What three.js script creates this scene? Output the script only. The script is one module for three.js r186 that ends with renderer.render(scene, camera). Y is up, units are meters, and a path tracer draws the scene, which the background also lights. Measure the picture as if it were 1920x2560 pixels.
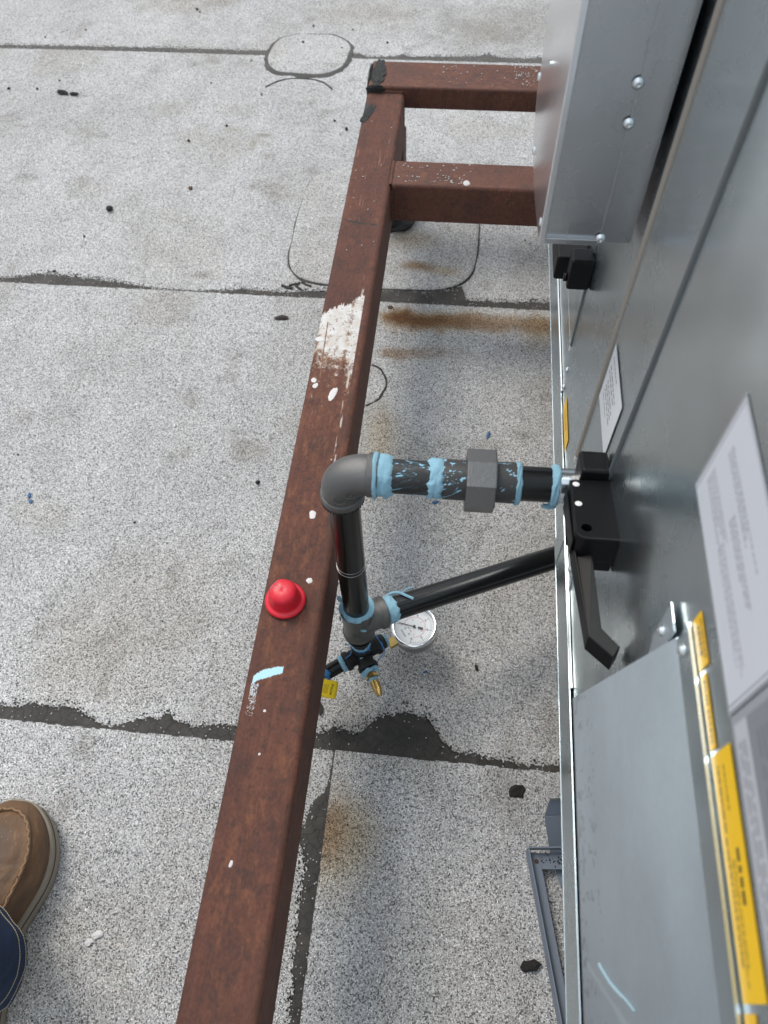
import * as THREE from 'three';
import { RoundedBoxGeometry } from 'three/addons/geometries/RoundedBoxGeometry.js';
import { Brush, Evaluator, SUBTRACTION } from 'three-bvh-csg';
import { mergeGeometries } from 'three/addons/utils/BufferGeometryUtils.js';

// ---------------------------------------------------------------- camera, sky, sun, exposure
const scene = new THREE.Scene();
const camera = new THREE.PerspectiveCamera(67.99, 0.75, 0.02, 200);
{
  // world axes of the camera: right, up, back
  const m = new THREE.Matrix4().makeBasis(
    new THREE.Vector3(0.9950, -0.0220, -0.1000),
    new THREE.Vector3(-0.0720, 0.5410, -0.8380),
    new THREE.Vector3(0.0730, 0.8410, 0.5360));
  camera.quaternion.setFromRotationMatrix(m);
  camera.position.set(0, 1.12, 0);
  camera.focus = 0.95; camera.userData.fStop = 8;
  camera.updateMatrixWorld();
}
const renderer = new THREE.WebGLRenderer({ antialias: true });
renderer.toneMapping = THREE.LinearToneMapping;
renderer.toneMappingExposure = 1.36;
renderer.shadowMap.enabled = true;

// hashes and noise -------------------------------------------------------------
let seed = 1234567;
const rnd = () => { seed = (seed * 1664525 + 1013904223) >>> 0; return seed / 4294967296; };
const rr = (a, b) => a + (b - a) * rnd();
const hash = (x, y, s = 0) => { let h = (x * 374761393 + y * 668265263 + s * 2147483647) | 0; h = Math.imul(h ^ (h >>> 13), 1274126177); h ^= h >>> 16; return ((Math.imul(h, 2246822519) ^ (h >>> 11)) >>> 0) / 4294967296; };
const sm = (t) => t * t * (3 - 2 * t);
const clamp = (v, a = 0, b = 1) => v < a ? a : v > b ? b : v;
const step = (a, b, v) => sm(clamp((v - a) / (b - a)));
const mix = (a, b, t) => a + (b - a) * t;
const mod = (a, p) => ((a % p) + p) % p;
function vn(x, y, p = 0, s = 0) {
  const xi = Math.floor(x), yi = Math.floor(y), fx = sm(x - xi), fy = sm(y - yi);
  const X0 = p ? mod(xi, p) : xi, X1 = p ? mod(xi + 1, p) : xi + 1, Y0 = p ? mod(yi, p) : yi, Y1 = p ? mod(yi + 1, p) : yi + 1;
  return mix(mix(hash(X0, Y0, s), hash(X1, Y0, s), fx), mix(hash(X0, Y1, s), hash(X1, Y1, s), fx), fy);
}
function fbm(x, y, o = 4, p = 0, s = 0) { let a = 0, w = 0.5, t = 0; for (let i = 0; i < o; i++) { a += w * vn(x, y, p, s + i); t += w; x *= 2; y *= 2; if (p) p *= 2; w *= 0.5; } return a / t; }

// overcast sky: brighter overhead, soft broad clouds
const SUN = new THREE.Vector3(-0.5, 1.0, -0.5).normalize();
{
  const W = 512, Hh = 256, d = new Float32Array(W * Hh * 4);
  for (let j = 0; j < Hh; j++) for (let i = 0; i < W; i++) {
    const el = ((j + 0.5) / Hh - 0.5) * Math.PI, az = (i + 0.5) / W * Math.PI * 2, up = Math.sin(el);
    const cx = Math.cos(az) * Math.cos(el), cz = Math.sin(az) * Math.cos(el);
    const q = 1 / (0.25 + Math.max(up, 0));
    const c = fbm(cx * q * 1.6 + 11, cz * q * 1.6 + 7, 5, 0, 31);
    let L = up > 0 ? (0.40 + 0.66 * up) * (0.78 + 0.46 * c) : 0.3;
    const k = (j * W + i) * 4;
    d[k] = L * 0.935; d[k + 1] = L * 1.0; d[k + 2] = L * 1.085; d[k + 3] = 1;
  }
  const t = new THREE.DataTexture(d, W, Hh, THREE.RGBAFormat, THREE.FloatType);
  t.mapping = THREE.EquirectangularReflectionMapping; t.magFilter = t.minFilter = THREE.LinearFilter; t.needsUpdate = true;
  scene.background = t; scene.environment = t;
}
const sun = new THREE.DirectionalLight(0xfff6ea, 1.5);
sun.position.copy(SUN).multiplyScalar(6); sun.castShadow = true; sun.shadow.radius = 40;
sun.shadow.mapSize.set(2048, 2048);
Object.assign(sun.shadow.camera, { left: -3, right: 3, top: 3, bottom: -3, near: 0.5, far: 14 });
scene.add(sun);

// ---------------------------------------------------------------- textures
function dataTex(w, h, fn, srgb = true) {
  const d = new Uint8Array(w * h * 4);
  for (let j = 0; j < h; j++) for (let i = 0; i < w; i++) {
    const c = fn((i + 0.5) / w, (j + 0.5) / h, i, j), k = (j * w + i) * 4;
    for (let n = 0; n < 3; n++) { let v = clamp(c[n]); if (srgb) v = v <= 0.0031308 ? v * 12.92 : 1.055 * Math.pow(v, 1 / 2.4) - 0.055; d[k + n] = Math.round(v * 255); }
    d[k + 3] = 255;
  }
  const t = new THREE.DataTexture(d, w, h, THREE.RGBAFormat);
  t.magFilter = THREE.LinearFilter; t.minFilter = THREE.LinearMipmapLinearFilter; t.generateMipmaps = true;
  t.wrapS = t.wrapT = THREE.RepeatWrapping; if (srgb) t.colorSpace = THREE.SRGBColorSpace; t.needsUpdate = true; return t;
}
const gray = (v) => [v, v, v];

// roofing granules: one metre of crushed stone pressed into bitumen
const [granColor, granBump] = (() => {
  const N = 2048, C = 640, px = new Float32Array(C * C), py = new Float32Array(C * C), tone = new Float32Array(C * C), tint = new Float32Array(C * C), hgt = new Float32Array(C * C);
  for (let k = 0; k < C * C; k++) {
    px[k] = 0.1 + 0.8 * rnd(); py[k] = 0.1 + 0.8 * rnd();
    const r = rnd(); tone[k] = r < 0.10 ? rr(0.06, 0.18) : r < 0.26 ? rr(0.24, 0.44) : r < 0.86 ? rr(0.46, 0.74) : rr(0.78, 0.95);
    tint[k] = rnd(); hgt[k] = rr(0.35, 1);
  }
  const dc = new Uint8Array(N * N * 4), db = new Uint8Array(N * N * 4), sc = C / N;
  for (let j = 0; j < N; j++) for (let i = 0; i < N; i++) {
    const x = i * sc, y = j * sc, xi = x | 0, yi = y | 0;
    let f1 = 9, f2 = 9, id = 0;
    for (let b = -1; b <= 1; b++) { const Y = yi + b, Ym = Y < 0 ? Y + C : Y >= C ? Y - C : Y; for (let a = -1; a <= 1; a++) {
      const X = xi + a, Xm = X < 0 ? X + C : X >= C ? X - C : X, k = Ym * C + Xm;
      const dx = X + px[k] - x, dy = Y + py[k] - y, dd = dx * dx + dy * dy;
      if (dd < f1) { f2 = f1; f1 = dd; id = k; } else if (dd < f2) f2 = dd;
    } }
    f1 = Math.sqrt(f1); f2 = Math.sqrt(f2);
    const gap = clamp((f2 - f1) / 0.24), v = mix(0.05, tone[id], gap), w = (tint[id] - 0.5) * 0.07;
    const k4 = (j * N + i) * 4;
    const rgb = [v * (1 + w), v, v * (1.0 - w * 0.8)];
    for (let n = 0; n < 3; n++) { const q = clamp(rgb[n]); dc[k4 + n] = 255 * (1.055 * Math.pow(q, 1 / 2.4) - 0.055); }
    dc[k4 + 3] = 255;
    const hh = gap * hgt[id] * clamp(1.15 - f1 * 0.9); db[k4] = db[k4 + 1] = db[k4 + 2] = 255 * hh; db[k4 + 3] = 255;
  }
  const mk = (d, s) => { const t = new THREE.DataTexture(d, N, N, THREE.RGBAFormat); t.magFilter = THREE.LinearFilter; t.minFilter = THREE.LinearMipmapLinearFilter; t.generateMipmaps = true; t.wrapS = t.wrapT = THREE.RepeatWrapping; if (s) t.colorSpace = THREE.SRGBColorSpace; t.needsUpdate = true; return t; };
  return [mk(dc, true), mk(db, false)];
})();

// crazed bitumen, 0.4 m tile
const [bitColor, bitBump] = (() => {
  const N = 1024, C = 26, P = [];
  for (let k = 0; k < C * C; k++) P.push([rnd(), rnd()]);
  const crack = (u, v) => {
    const wu = u * C + 0.9 * fbm(u * 40, v * 40, 3, 40, 5), wv = v * C + 0.9 * fbm(u * 40, v * 40, 3, 40, 9), xi = Math.floor(wu), yi = Math.floor(wv); let f1 = 9, f2 = 9;
    for (let b = -1; b <= 1; b++) for (let a = -1; a <= 1; a++) { const q = P[mod(yi + b, C) * C + mod(xi + a, C)], dx = xi + a + q[0] - wu, dy = yi + b + q[1] - wv, d = Math.hypot(dx, dy); if (d < f1) { f2 = f1; f1 = d; } else if (d < f2) f2 = d; }
    return clamp((f2 - f1) / 0.09);
  };
  const f = new Float32Array(N * N);
  for (let j = 0; j < N; j++) for (let i = 0; i < N; i++) f[j * N + i] = crack(i / N, j / N);
  return [dataTex(N, N, (u, v, i, j) => { const n = fbm(u * 16, v * 16, 4, 16, 3), g = hash(i, j, 4), a = 0.026 + 0.05 * n * n + (g > 0.985 ? 0.12 : 0) + 0.012 * g, k = 0.45 + 0.55 * f[j * N + i]; return [a * 1.1 * k, a * k, a * 0.9 * k]; }),
    dataTex(N, N, (u, v, i, j) => gray(0.25 * f[j * N + i] + 0.6 * fbm(u * 64, v * 64, 4, 64, 7)), false)];
})();

const dustyTex = dataTex(512, 512, (u, v, i, j) => { const n = fbm(u * 16, v * 16, 4, 16, 13), g = hash(i, j, 14), a = 0.042 + 0.05 * n + 0.025 * g; return [a * 1.05, a, a * 0.94]; });
function rustRGB(x, z, s = 0) {           // metres -> base colour of oxidised, once-primed steel
  const n1 = fbm(x * 34 + 3, z * 26 + 5, 5, 0, 40 + s), n2 = fbm(x * 160, z * 70, 4, 0, 50 + s), n3 = fbm(x * 420, z * 420, 3, 0, 60 + s), n4 = fbm(x * 14, z * 9, 3, 0, 70 + s);
  let c = [mix(0.064, 0.125, n1), mix(0.024, 0.043, n1), mix(0.0165, 0.026, n1)];
  const o = step(0.48, 0.8, n2) * step(0.36, 0.62, n4) * 0.42; c = [mix(c[0], 0.21, o), mix(c[1], 0.078, o), mix(c[2], 0.033, o)];
  const d = step(0.55, 0.8, fbm(x * 90 + 9, z * 90, 4, 0, 80 + s)) * 0.38; c = c.map((v, i) => mix(v, [0.034, 0.021, 0.019][i], d));
  const g = 0.68 + 0.64 * n3, pit = step(0.66, 0.74, fbm(x * 210 + 5, z * 210, 3, 0, 85 + s)) * 0.45, fl = step(0.6, 0.72, fbm(x * 28 + 2, z * 8 + 9, 4, 0, 88 + s)) * 0.22; return c.map((v, i) => mix(mix(v * g, [0.15, 0.058, 0.034][i], fl), [0.03, 0.019, 0.016][i], pit));
}
const B = { x0: -0.205, x1: -0.129, top: 0.30, bot: 0.20, z0: -1.512, z1: 0.62 };
const PERIM = 2 * (0.076 + 0.1);
const beamTex = dataTex(512, 2048, (u, v) => {
  const s = u * PERIM, z = mix(B.z0, B.z1, v);
  const top = s > 0.1 && s < 0.176, x = B.x0 + (s - 0.1);
  let c = rustRGB(s, z, 1);
  // grain drawn along the rolled edges
  const str = fbm(s * 700, z * 9, 3, 0, 90); c = c.map((q) => q * (0.87 + 0.26 * str));
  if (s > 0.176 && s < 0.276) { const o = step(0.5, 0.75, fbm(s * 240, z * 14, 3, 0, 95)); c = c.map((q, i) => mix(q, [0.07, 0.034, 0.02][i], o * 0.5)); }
  if (top) {
    // scratches with pale primer
    const sc = fbm(x * 900, z * 26, 2, 0, 101), reg = step(-1.42, -1.3, z) * (1 - step(-1.12, -1.05, z));
    if (sc > 0.72 && fbm(x * 90, z * 90, 2, 0, 102) > 0.56) c = c.map((q, i) => mix(q, [0.24, 0.11, 0.085][i], 0.6 * reg));
    const sc2 = fbm(x * 40, z * 800, 2, 0, 103); if (sc2 > 0.8 && fbm(x * 50, z * 50, 2, 0, 104) > 0.55) c = c.map((q, i) => mix(q, [0.2, 0.09, 0.07][i], 0.4 * reg));
    // old white paint, worn away at its lower end
    const t = (x - B.x0) / 0.076;
    const zTop = mix(-0.872, -0.922, t) + 0.016 * (fbm(x * 160, z * 20, 3, 0, 110) - 0.5) + 0.01 * (fbm(x * 600, 3, 2, 0, 111) - 0.5);
    if (z > zTop && x < B.x1 - 0.001) {
      const wear = step(-0.87 + 0.05 * t, -0.72 + 0.02 * t, z) * 1.25 + 0.35 * (1 - step(0.03, 0.28, t)) + 0.38 * Math.exp(-(((t - 0.78) / 0.06) ** 2));
      const n = 0.55 * fbm(x * 130, z * 130, 4, 0, 112) + 0.45 * fbm(x * 560, z * 560, 3, 0, 113);
      const a = step(-0.3, 0.14, n - 0.3 - wear * 0.46), cream = step(0.42, 0.66, fbm(x * 70, z * 50, 4, 0, 116)) * 0.55 * (0.35 + wear);
      const w = 0.52 + 0.12 * fbm(x * 300, z * 300, 3, 0, 114), dirt = 1 - a;
      const pc = [w, w * 0.985, w * 0.96].map((q, i) => mix(q, [0.36, 0.24, 0.15][i], clamp(dirt * 0.85 + cream)));
      if (z < -0.62) c = c.map((q, i) => mix(q, pc[i], a));
      const h = hash(Math.floor(x * 700), Math.floor(z * 700), 5); if (a > 0.5 && h > 0.985) c = [0.12, 0.07, 0.05];
      const hair = -0.1775 - (z + 0.85) * -0.02 + 0.0; if (Math.abs(x - hair - 0.004 * Math.sin(z * 9)) < 0.0009 && z > -0.86 && z < -0.745) c = [0.2, 0.1, 0.06];
    }
    // worn bright corner
    if (x > B.x1 - 0.0075 && x < B.x1 - 0.0035) { const e = step(0.45, 0.6, fbm(x * 300, z * 60, 3, 0, 120)) * step(-1.0, -0.9, z) * (1 - step(-0.62, -0.5, z)); c = c.map((q, i) => mix(q, [0.5, 0.46, 0.42][i], e * 0.8)); }
    // black tar: corner dab, jagged line, edge smears
    const tz = (z + 1.44) / 0.055, edge = B.x0 + 0.024 * Math.max(0, 1 - tz * tz) * (0.5 + fbm(3, z * 150, 3, 0, 130)) ;
    if (Math.abs(tz) < 1 && x < edge && x > B.x0 + 0.004 * fbm(z * 200, 1, 2)) c = gray(0.025 + 0.02 * fbm(x * 500, z * 500, 3));
    const lz = -1.112 + 0.016 * ((x - B.x0) / 0.076) + 0.01 * (fbm(x * 120, 4, 3, 0, 133) - 0.5); if (Math.abs(z - lz) < 0.0022 * fbm(x * 260, 9, 2) * 1.6 && x > -0.192) c = gray(0.022);
    if (x < B.x0 + 0.006 && fbm(1, z * 55, 3, 0, 135) > 0.6 && z > -0.95 && z < -0.3) c = gray(0.03);
    // pale blue smear of thread paste
    const q = (x + 0.187) / 0.034, cz = -0.283 - 0.018 * Math.sqrt(clamp(q)), hw = 0.0058 - 0.0022 * Math.abs(q - 0.4) + 0.0016 * (fbm(x * 800, z * 800, 2) - 0.5);
    if (q > 0 && q < 1 && Math.abs(z - cz) < hw) c = [0.42, 0.68, 0.80];
    if (q > -0.02 && q < 0.24 && z > -0.283 && z < -0.245) { const n = fbm(x * 1500, z * 1500, 2, 0, 141); if (n > 0.4 + (z + 0.283) * 7.5) c = [0.5, 0.6, 0.64]; }
    
  }
  return c;
});
const rustTile = dataTex(768, 768, (u, v) => { let c = rustRGB(u * 0.4, v * 0.4, 7); const str = fbm(u * 60, v * 500, 3, 0, 96); if (fbm(u * 200, v * 200, 3, 0, 97) > 0.66) c = c.map((q, i) => mix(q, [0.16, 0.066, 0.03][i], 0.4)); return c.map((q) => q * (0.92 + 0.16 * str)); });
const rustBump = dataTex(512, 512, (u, v) => gray(0.6 * fbm(u * 64, v * 64, 4, 64, 201) + 0.4 * fbm(u * 200, v * 200, 2, 200, 203)), false);

// galvanised sheet: faint spangle and handling smudges, 0.5 m tile
const spangle = (() => { const C = 30, P = []; for (let k = 0; k < C * C; k++) P.push([rnd(), rnd(), rnd()]); return (u, v) => { const wu = u * C, wv = v * C, xi = Math.floor(wu), yi = Math.floor(wv); let f = 9, r = 0; for (let b = -1; b <= 1; b++) for (let a = -1; a <= 1; a++) { const q = P[mod(yi + b, C) * C + mod(xi + a, C)], d = Math.hypot(xi + a + q[0] - wu, yi + b + q[1] - wv); if (d < f) { f = d; r = q[2]; } } return r; }; })();
const galvColor = dataTex(512, 512, (u, v) => { const s = spangle(u, v), n = fbm(u * 6, v * 6, 5, 6, 301), f = fbm(u * 128, v * 32, 3, 32, 303); const a = 0.92 + 0.02 * (s - 0.5) + 0.08 * (n - 0.5) + 0.02 * (f - 0.5); return gray(a); });
const galvRough = dataTex(512, 512, (u, v) => { const s = spangle(u, v), n = fbm(u * 5 + 3, v * 5, 5, 5, 311); const a = 0.85 + 0.03 * (s - 0.5) + 0.14 * (n - 0.5); return [a, a, a]; }, false);
const panBump = dataTex(512, 512, (u, v) => gray(0.75 * fbm(u * 3, v * 3, 3, 3, 321) + 0.25 * fbm(u * 9, v * 4, 2, 0, 323) * 0 + 0.125), false);
const castBump = dataTex(256, 256, (u, v) => gray(0.5 * fbm(u * 48, v * 48, 3, 48, 401) + 0.5 * fbm(u * 110, v * 110, 2, 110, 405)), false);
const paintMark = (x, z) => 0;

// ---------------------------------------------------------------- materials
const M = {};
const std = (o) => new THREE.MeshStandardMaterial(o);
const rep = (t, x, y = x) => { const c = t.clone(); c.repeat.set(x, y); c.needsUpdate = true; return c; };
const lin = (r, g, b) => new THREE.Color().setRGB(r, g, b);
M.granule = std({ map: granColor, bumpMap: granBump, bumpScale: 0.0011, roughness: 0.82, vertexColors: true });
M.bitumen = std({ map: bitColor, bumpMap: bitBump, bumpScale: 0.0016, roughness: 0.8 });
M.bitumenFresh = std({ map: bitColor, bumpMap: bitBump, bumpScale: 0.0016, roughness: 0.7, color: lin(0.6, 0.58, 0.56) });
M.bitumenDusty = std({ map: bitColor, bumpMap: bitBump, bumpScale: 0.0012, roughness: 0.95 }); M.bitumenDusty.map = dustyTex;
M.tar = std({ color: lin(0.012, 0.012, 0.012), roughness: 0.7, bumpMap: castBump, bumpScale: 0.001 });
M.beam = std({ map: beamTex, roughness: 0.8, bumpMap: rustBump, bumpScale: 0.0006 });
M.rust = std({ map: rustTile, roughness: 0.72, bumpMap: rustBump, bumpScale: 0.0005 });
M.galv = std({ color: lin(0.67, 0.755, 0.79), map: galvColor, metalness: 1, roughness: 0.32, roughnessMap: galvRough, bumpMap: panBump, bumpScale: 0.006 });
M.galvHood = std({ color: lin(0.74, 0.84, 0.90), map: galvColor, metalness: 1, roughness: 0.5, roughnessMap: galvRough });
M.brightEdge = std({ color: lin(0.86, 0.88, 0.88), metalness: 1, roughness: 0.3 });
M.alu = std({ color: lin(0.57, 0.585, 0.605), map: galvColor, metalness: 1, roughness: 0.33, roughnessMap: galvRough, bumpMap: panBump, bumpScale: 0.006 });
M.aluPolished = std({ color: lin(0.80, 0.80, 0.82), metalness: 1, roughness: 0.2 });
M.zincScrew = std({ color: lin(0.74, 0.78, 0.80), metalness: 1, roughness: 0.25 });
M.rubberGrey = std({ color: lin(0.10, 0.11, 0.115), roughness: 0.6 });
M.rubberBeige = std({ color: lin(0.33, 0.29, 0.25), roughness: 0.65 });
M.blackPlastic = new THREE.MeshPhysicalMaterial({ color: lin(0.0045, 0.0045, 0.0055), roughness: 0.42, specularIntensity: 0.45 });
M.blackHole = new THREE.MeshPhysicalMaterial({ color: lin(0.001, 0.001, 0.001), roughness: 1, specularIntensity: 0 });
M.whitePlastic = std({ color: lin(0.72, 0.72, 0.70), roughness: 0.45 });
M.cast = std({ color: lin(0.17, 0.168, 0.165), metalness: 0.8, roughness: 0.36, bumpMap: rep(castBump, 6), bumpScale: 0.0004 });
M.castDark = std({ color: lin(0.022, 0.022, 0.023), metalness: 0.35, roughness: 0.5, bumpMap: rep(castBump, 5), bumpScale: 0.0004 });
M.pipe = new THREE.MeshPhysicalMaterial({ color: lin(0.005, 0.0052, 0.0055), roughness: 0.24, specularIntensity: 0.7 });
M.thread = std({ color: lin(0.72, 0.74, 0.76), metalness: 1, roughness: 0.22 });
M.paste = std({ color: lin(0.34, 0.62, 0.78), roughness: 0.5, bumpMap: rep(castBump, 4), bumpScale: 0.0008 });
M.pasteScrap = std({ color: lin(0.03, 0.1, 0.24), roughness: 0.6 });
M.pasteDark = std({ color: lin(0.04, 0.2, 0.48), roughness: 0.45 });
M.brass = std({ color: lin(0.60, 0.40, 0.14), metalness: 1, roughness: 0.28 });
M.chrome = std({ color: lin(0.86, 0.86, 0.86), metalness: 1, roughness: 0.08 });
M.steelDull = std({ color: lin(0.42, 0.41, 0.40), metalness: 1, roughness: 0.35 });
M.glass = new THREE.MeshPhysicalMaterial({ color: 0xffffff, transmission: 1, thickness: 0, roughness: 0.03, ior: 1.45 });
M.needle = std({ color: lin(0.01, 0.01, 0.01), roughness: 0.5 });
M.red = std({ color: lin(0.62, 0.012, 0.03), roughness: 0.42 });
M.yellow = std({ color: lin(0.86, 0.62, 0.01), roughness: 0.5 });
M.whitePaint = std({ color: lin(0.6, 0.59, 0.58), roughness: 0.55 });
M.chip = std({ color: lin(0.02, 0.018, 0.017), roughness: 0.9, bumpMap: castBump, bumpScale: 0.001 });
M.bark = std({ color: lin(0.055, 0.048, 0.042), roughness: 0.95, bumpMap: castBump, bumpScale: 0.001 });
M.brownPebble = std({ color: lin(0.1, 0.06, 0.04), roughness: 0.9 });
M.whiteGrain = std({ color: lin(0.52, 0.51, 0.5), roughness: 0.8 });
M.scrap = std({ color: lin(0.22, 0.26, 0.32), map: galvColor, metalness: 0.35, roughness: 0.55 });
M.sole = std({ color: lin(0.27, 0.235, 0.185), roughness: 0.8, bumpMap: castBump, bumpScale: 0.0006 });
M.thread2 = std({ color: lin(0.24, 0.145, 0.075), roughness: 0.8 });
M.denimThread = std({ color: lin(0.42, 0.36, 0.24), roughness: 0.8 });
M.dark = std({ color: lin(0.02, 0.022, 0.024), roughness: 0.8 });
const leatherTex = dataTex(512, 512, (u, v) => { const n = fbm(u * 10, v * 10, 5, 10, 501), f = fbm(u * 90, v * 40, 3, 0, 505), d = step(0.55, 0.75, fbm(u * 5 + 2, v * 5, 4, 0, 507)); let c = [mix(0.085, 0.185, n), mix(0.043, 0.1, n), mix(0.02, 0.047, n)]; if (f > 0.72) c = c.map((q) => q * 1.35); c = c.map((q, i) => mix(q, [0.07, 0.045, 0.03][i], d * 0.6)); if (hash((u * 512) | 0, (v * 512) | 0, 3) > 0.9985) c = gray(0.5); return c; });
const denimTex = dataTex(512, 512, (u, v, i, j) => { const tw = ((i + j * 2) % 4) / 4, n = fbm(u * 8, v * 8, 4, 8, 521), g = hash(i, j, 9); const a = 0.55 + 0.5 * n + 0.25 * (tw - 0.4) + 0.3 * (g - 0.5); return [0.007 * a, 0.026 * a, 0.075 * a]; });
M.leather = std({ map: rep(leatherTex, 1, 1), roughness: 0.62, bumpMap: rep(castBump, 3), bumpScale: 0.0006 });
M.denim = std({ map: rep(denimTex, 4, 4), roughness: 0.9 });
// clear handling: uv in metres over tile size
const canvasTex = (w, h, draw) => { const c = document.createElement('canvas'); c.width = w; c.height = h; const g = c.getContext('2d'); draw(g, w, h); const t = new THREE.CanvasTexture(c); t.colorSpace = THREE.SRGBColorSpace; t.magFilter = THREE.LinearFilter; return t; };

// ---------------------------------------------------------------- geometry helpers
const V = (x, y, z) => new THREE.Vector3(x, y, z);
const names = {};
const numbered = (n) => { const k = names[n] = (names[n] ?? -1) + 1; return k ? `${n}_${String(k).padStart(3, '0')}` : n; };
function tag(o, label, category, group, kind) { if (label) o.userData.label = label; if (category) o.userData.category = category; if (group) o.userData.group = group; if (kind) o.userData.kind = kind; return o; }
function thing(name, label, category, group, pos = [0, 0, 0]) { const o = new THREE.Group(); o.name = numbered(name); o.position.set(...pos); scene.add(o); return tag(o, label, category, group); }
function put(parent, name, geo, mat, label, kind) { const m = new THREE.Mesh(geo, mat); m.name = parent === scene ? numbered(name) : name; m.castShadow = m.receiveShadow = true; parent.add(m); if (label) m.userData.label = label; if (kind) m.userData.kind = kind; return m; }
const merge = (a) => mergeGeometries(a.map((g) => { const q = g.index ? g.toNonIndexed() : g; for (const k of Object.keys(q.attributes)) if (!['position', 'normal', 'uv'].includes(k)) q.deleteAttribute(k); return q; }));
const rbox = (sx, sy, sz, r, cx = 0, cy = 0, cz = 0, seg = 2) => new RoundedBoxGeometry(sx, sy, sz, seg, r).translate(cx, cy, cz);
// box with metre uv on the given plane axes
function uvPlane(geo, ax, ay, sc) { const p = geo.attributes.position, u = new Float32Array(p.count * 2); for (let i = 0; i < p.count; i++) { u[i * 2] = p.getComponent(i, ax) / sc; u[i * 2 + 1] = p.getComponent(i, ay) / sc; } geo.setAttribute('uv', new THREE.BufferAttribute(u, 2)); return geo; }
function uvBox(geo, sc) { const p = geo.attributes.position, n = geo.attributes.normal, u = new Float32Array(p.count * 2); for (let i = 0; i < p.count; i++) { const a = Math.abs(n.getX(i)), b = Math.abs(n.getY(i)), c = Math.abs(n.getZ(i)); const [s, t] = a > b && a > c ? [2, 1] : b > c ? [2, 0] : [0, 1]; u[i * 2] = p.getComponent(i, s) / sc; u[i * 2 + 1] = p.getComponent(i, t) / sc; } geo.setAttribute('uv', new THREE.BufferAttribute(u, 2)); return geo; }
// lathe: profile [radius, distance along axis]; placed at origin along dir
function turned(profile, o, dir, seg = 40) {
  const g = new THREE.LatheGeometry(profile.map(([r, t]) => new THREE.Vector2(r, t)), seg); { const ts = profile.map((q) => q[1]), a = Math.min(...ts), b = Math.max(...ts), p = g.attributes.position, u = g.attributes.uv; for (let i = 0; i < p.count; i++) u.setY(i, (p.getY(i) - a) / (b - a || 1)); }
  g.applyQuaternion(new THREE.Quaternion().setFromUnitVectors(V(0, 1, 0), dir.clone().normalize())); return g.translate(o.x, o.y, o.z);
}
const rod = (a, b, r, seg = 32) => { const d = b.clone().sub(a), L = d.length(); return turned([[0, 0], [r * 0.97, 0], [r, r * 0.05], [r, L - r * 0.05], [r * 0.97, L], [0, L]], a, d, seg); };
const tube = (pts, r, seg = 40, rs = 8) => new THREE.TubeGeometry(new THREE.CatmullRomCurve3(pts), seg, r, rs, false);
// lumpy ring of paste on a pipe: ragged ends, uneven thickness
function pasteRing(o, dir, len, r, thick, s, rag = 0.35, seg = 72, rows = 10) {
  const pos = [], idx = [], uv = [];
  for (let j = 0; j <= rows; j++) for (let i = 0; i <= seg; i++) {
    const a = i / seg * Math.PI * 2, ca = Math.cos(a), sa = Math.sin(a), t = j / rows;
    const e0 = rag * len * (vn(ca * 2 + s, sa * 2 + 7, 0, 601) * 0.6 + vn(ca * 7 + s, sa * 7, 0, 602) * 0.4 - 0.5), e1 = rag * len * (vn(ca * 2 + s + 9, sa * 2, 0, 603) * 0.6 + vn(ca * 8 + s, sa * 8, 0, 604) * 0.4 - 0.5);
    const x = mix(e0, len + e1, t), n = 0.35 + 1.1 * fbm(ca * 3 + s, sa * 3 + t * 5, 3, 0, 605);
    const R = r + (j === 0 || j === rows ? -0.0004 : thick * n * Math.sqrt(Math.sin(Math.PI * clamp(t, 0.02, 0.98))));
    pos.push(R * ca, x, R * sa); uv.push(i / seg, t);
  }
  for (let j = 0; j < rows; j++) for (let i = 0; i < seg; i++) { const k = j * (seg + 1) + i; idx.push(k, k + seg + 1, k + 1, k + 1, k + seg + 1, k + seg + 2); }
  const g = new THREE.BufferGeometry(); g.setAttribute('position', new THREE.Float32BufferAttribute(pos, 3)); g.setAttribute('uv', new THREE.Float32BufferAttribute(uv, 2)); g.setIndex(idx);
  g.applyQuaternion(new THREE.Quaternion().setFromUnitVectors(V(0, 1, 0), dir.clone().normalize())); g.translate(o.x, o.y, o.z); g.computeVertexNormals(); return g;
}
// small irregular lump, for chips and crumbs
function lump(sx, sy, sz, s, rough = 0.35, det = 2) {
  const g = new THREE.IcosahedronGeometry(1, det), p = g.attributes.position;
  for (let i = 0; i < p.count; i++) { const x = p.getX(i), y = p.getY(i), z = p.getZ(i); const n = 1 + rough * (2 * (0.6 * vn(x * 1.7 + s, z * 1.7 + y * 2.3, 0, 611) + 0.4 * vn(x * 4 + s, z * 4 - y * 3, 0, 612)) - 1); p.setXYZ(i, x * n * sx, y * n * sy, z * n * sz); }
  g.computeVertexNormals(); return g;
}
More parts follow.
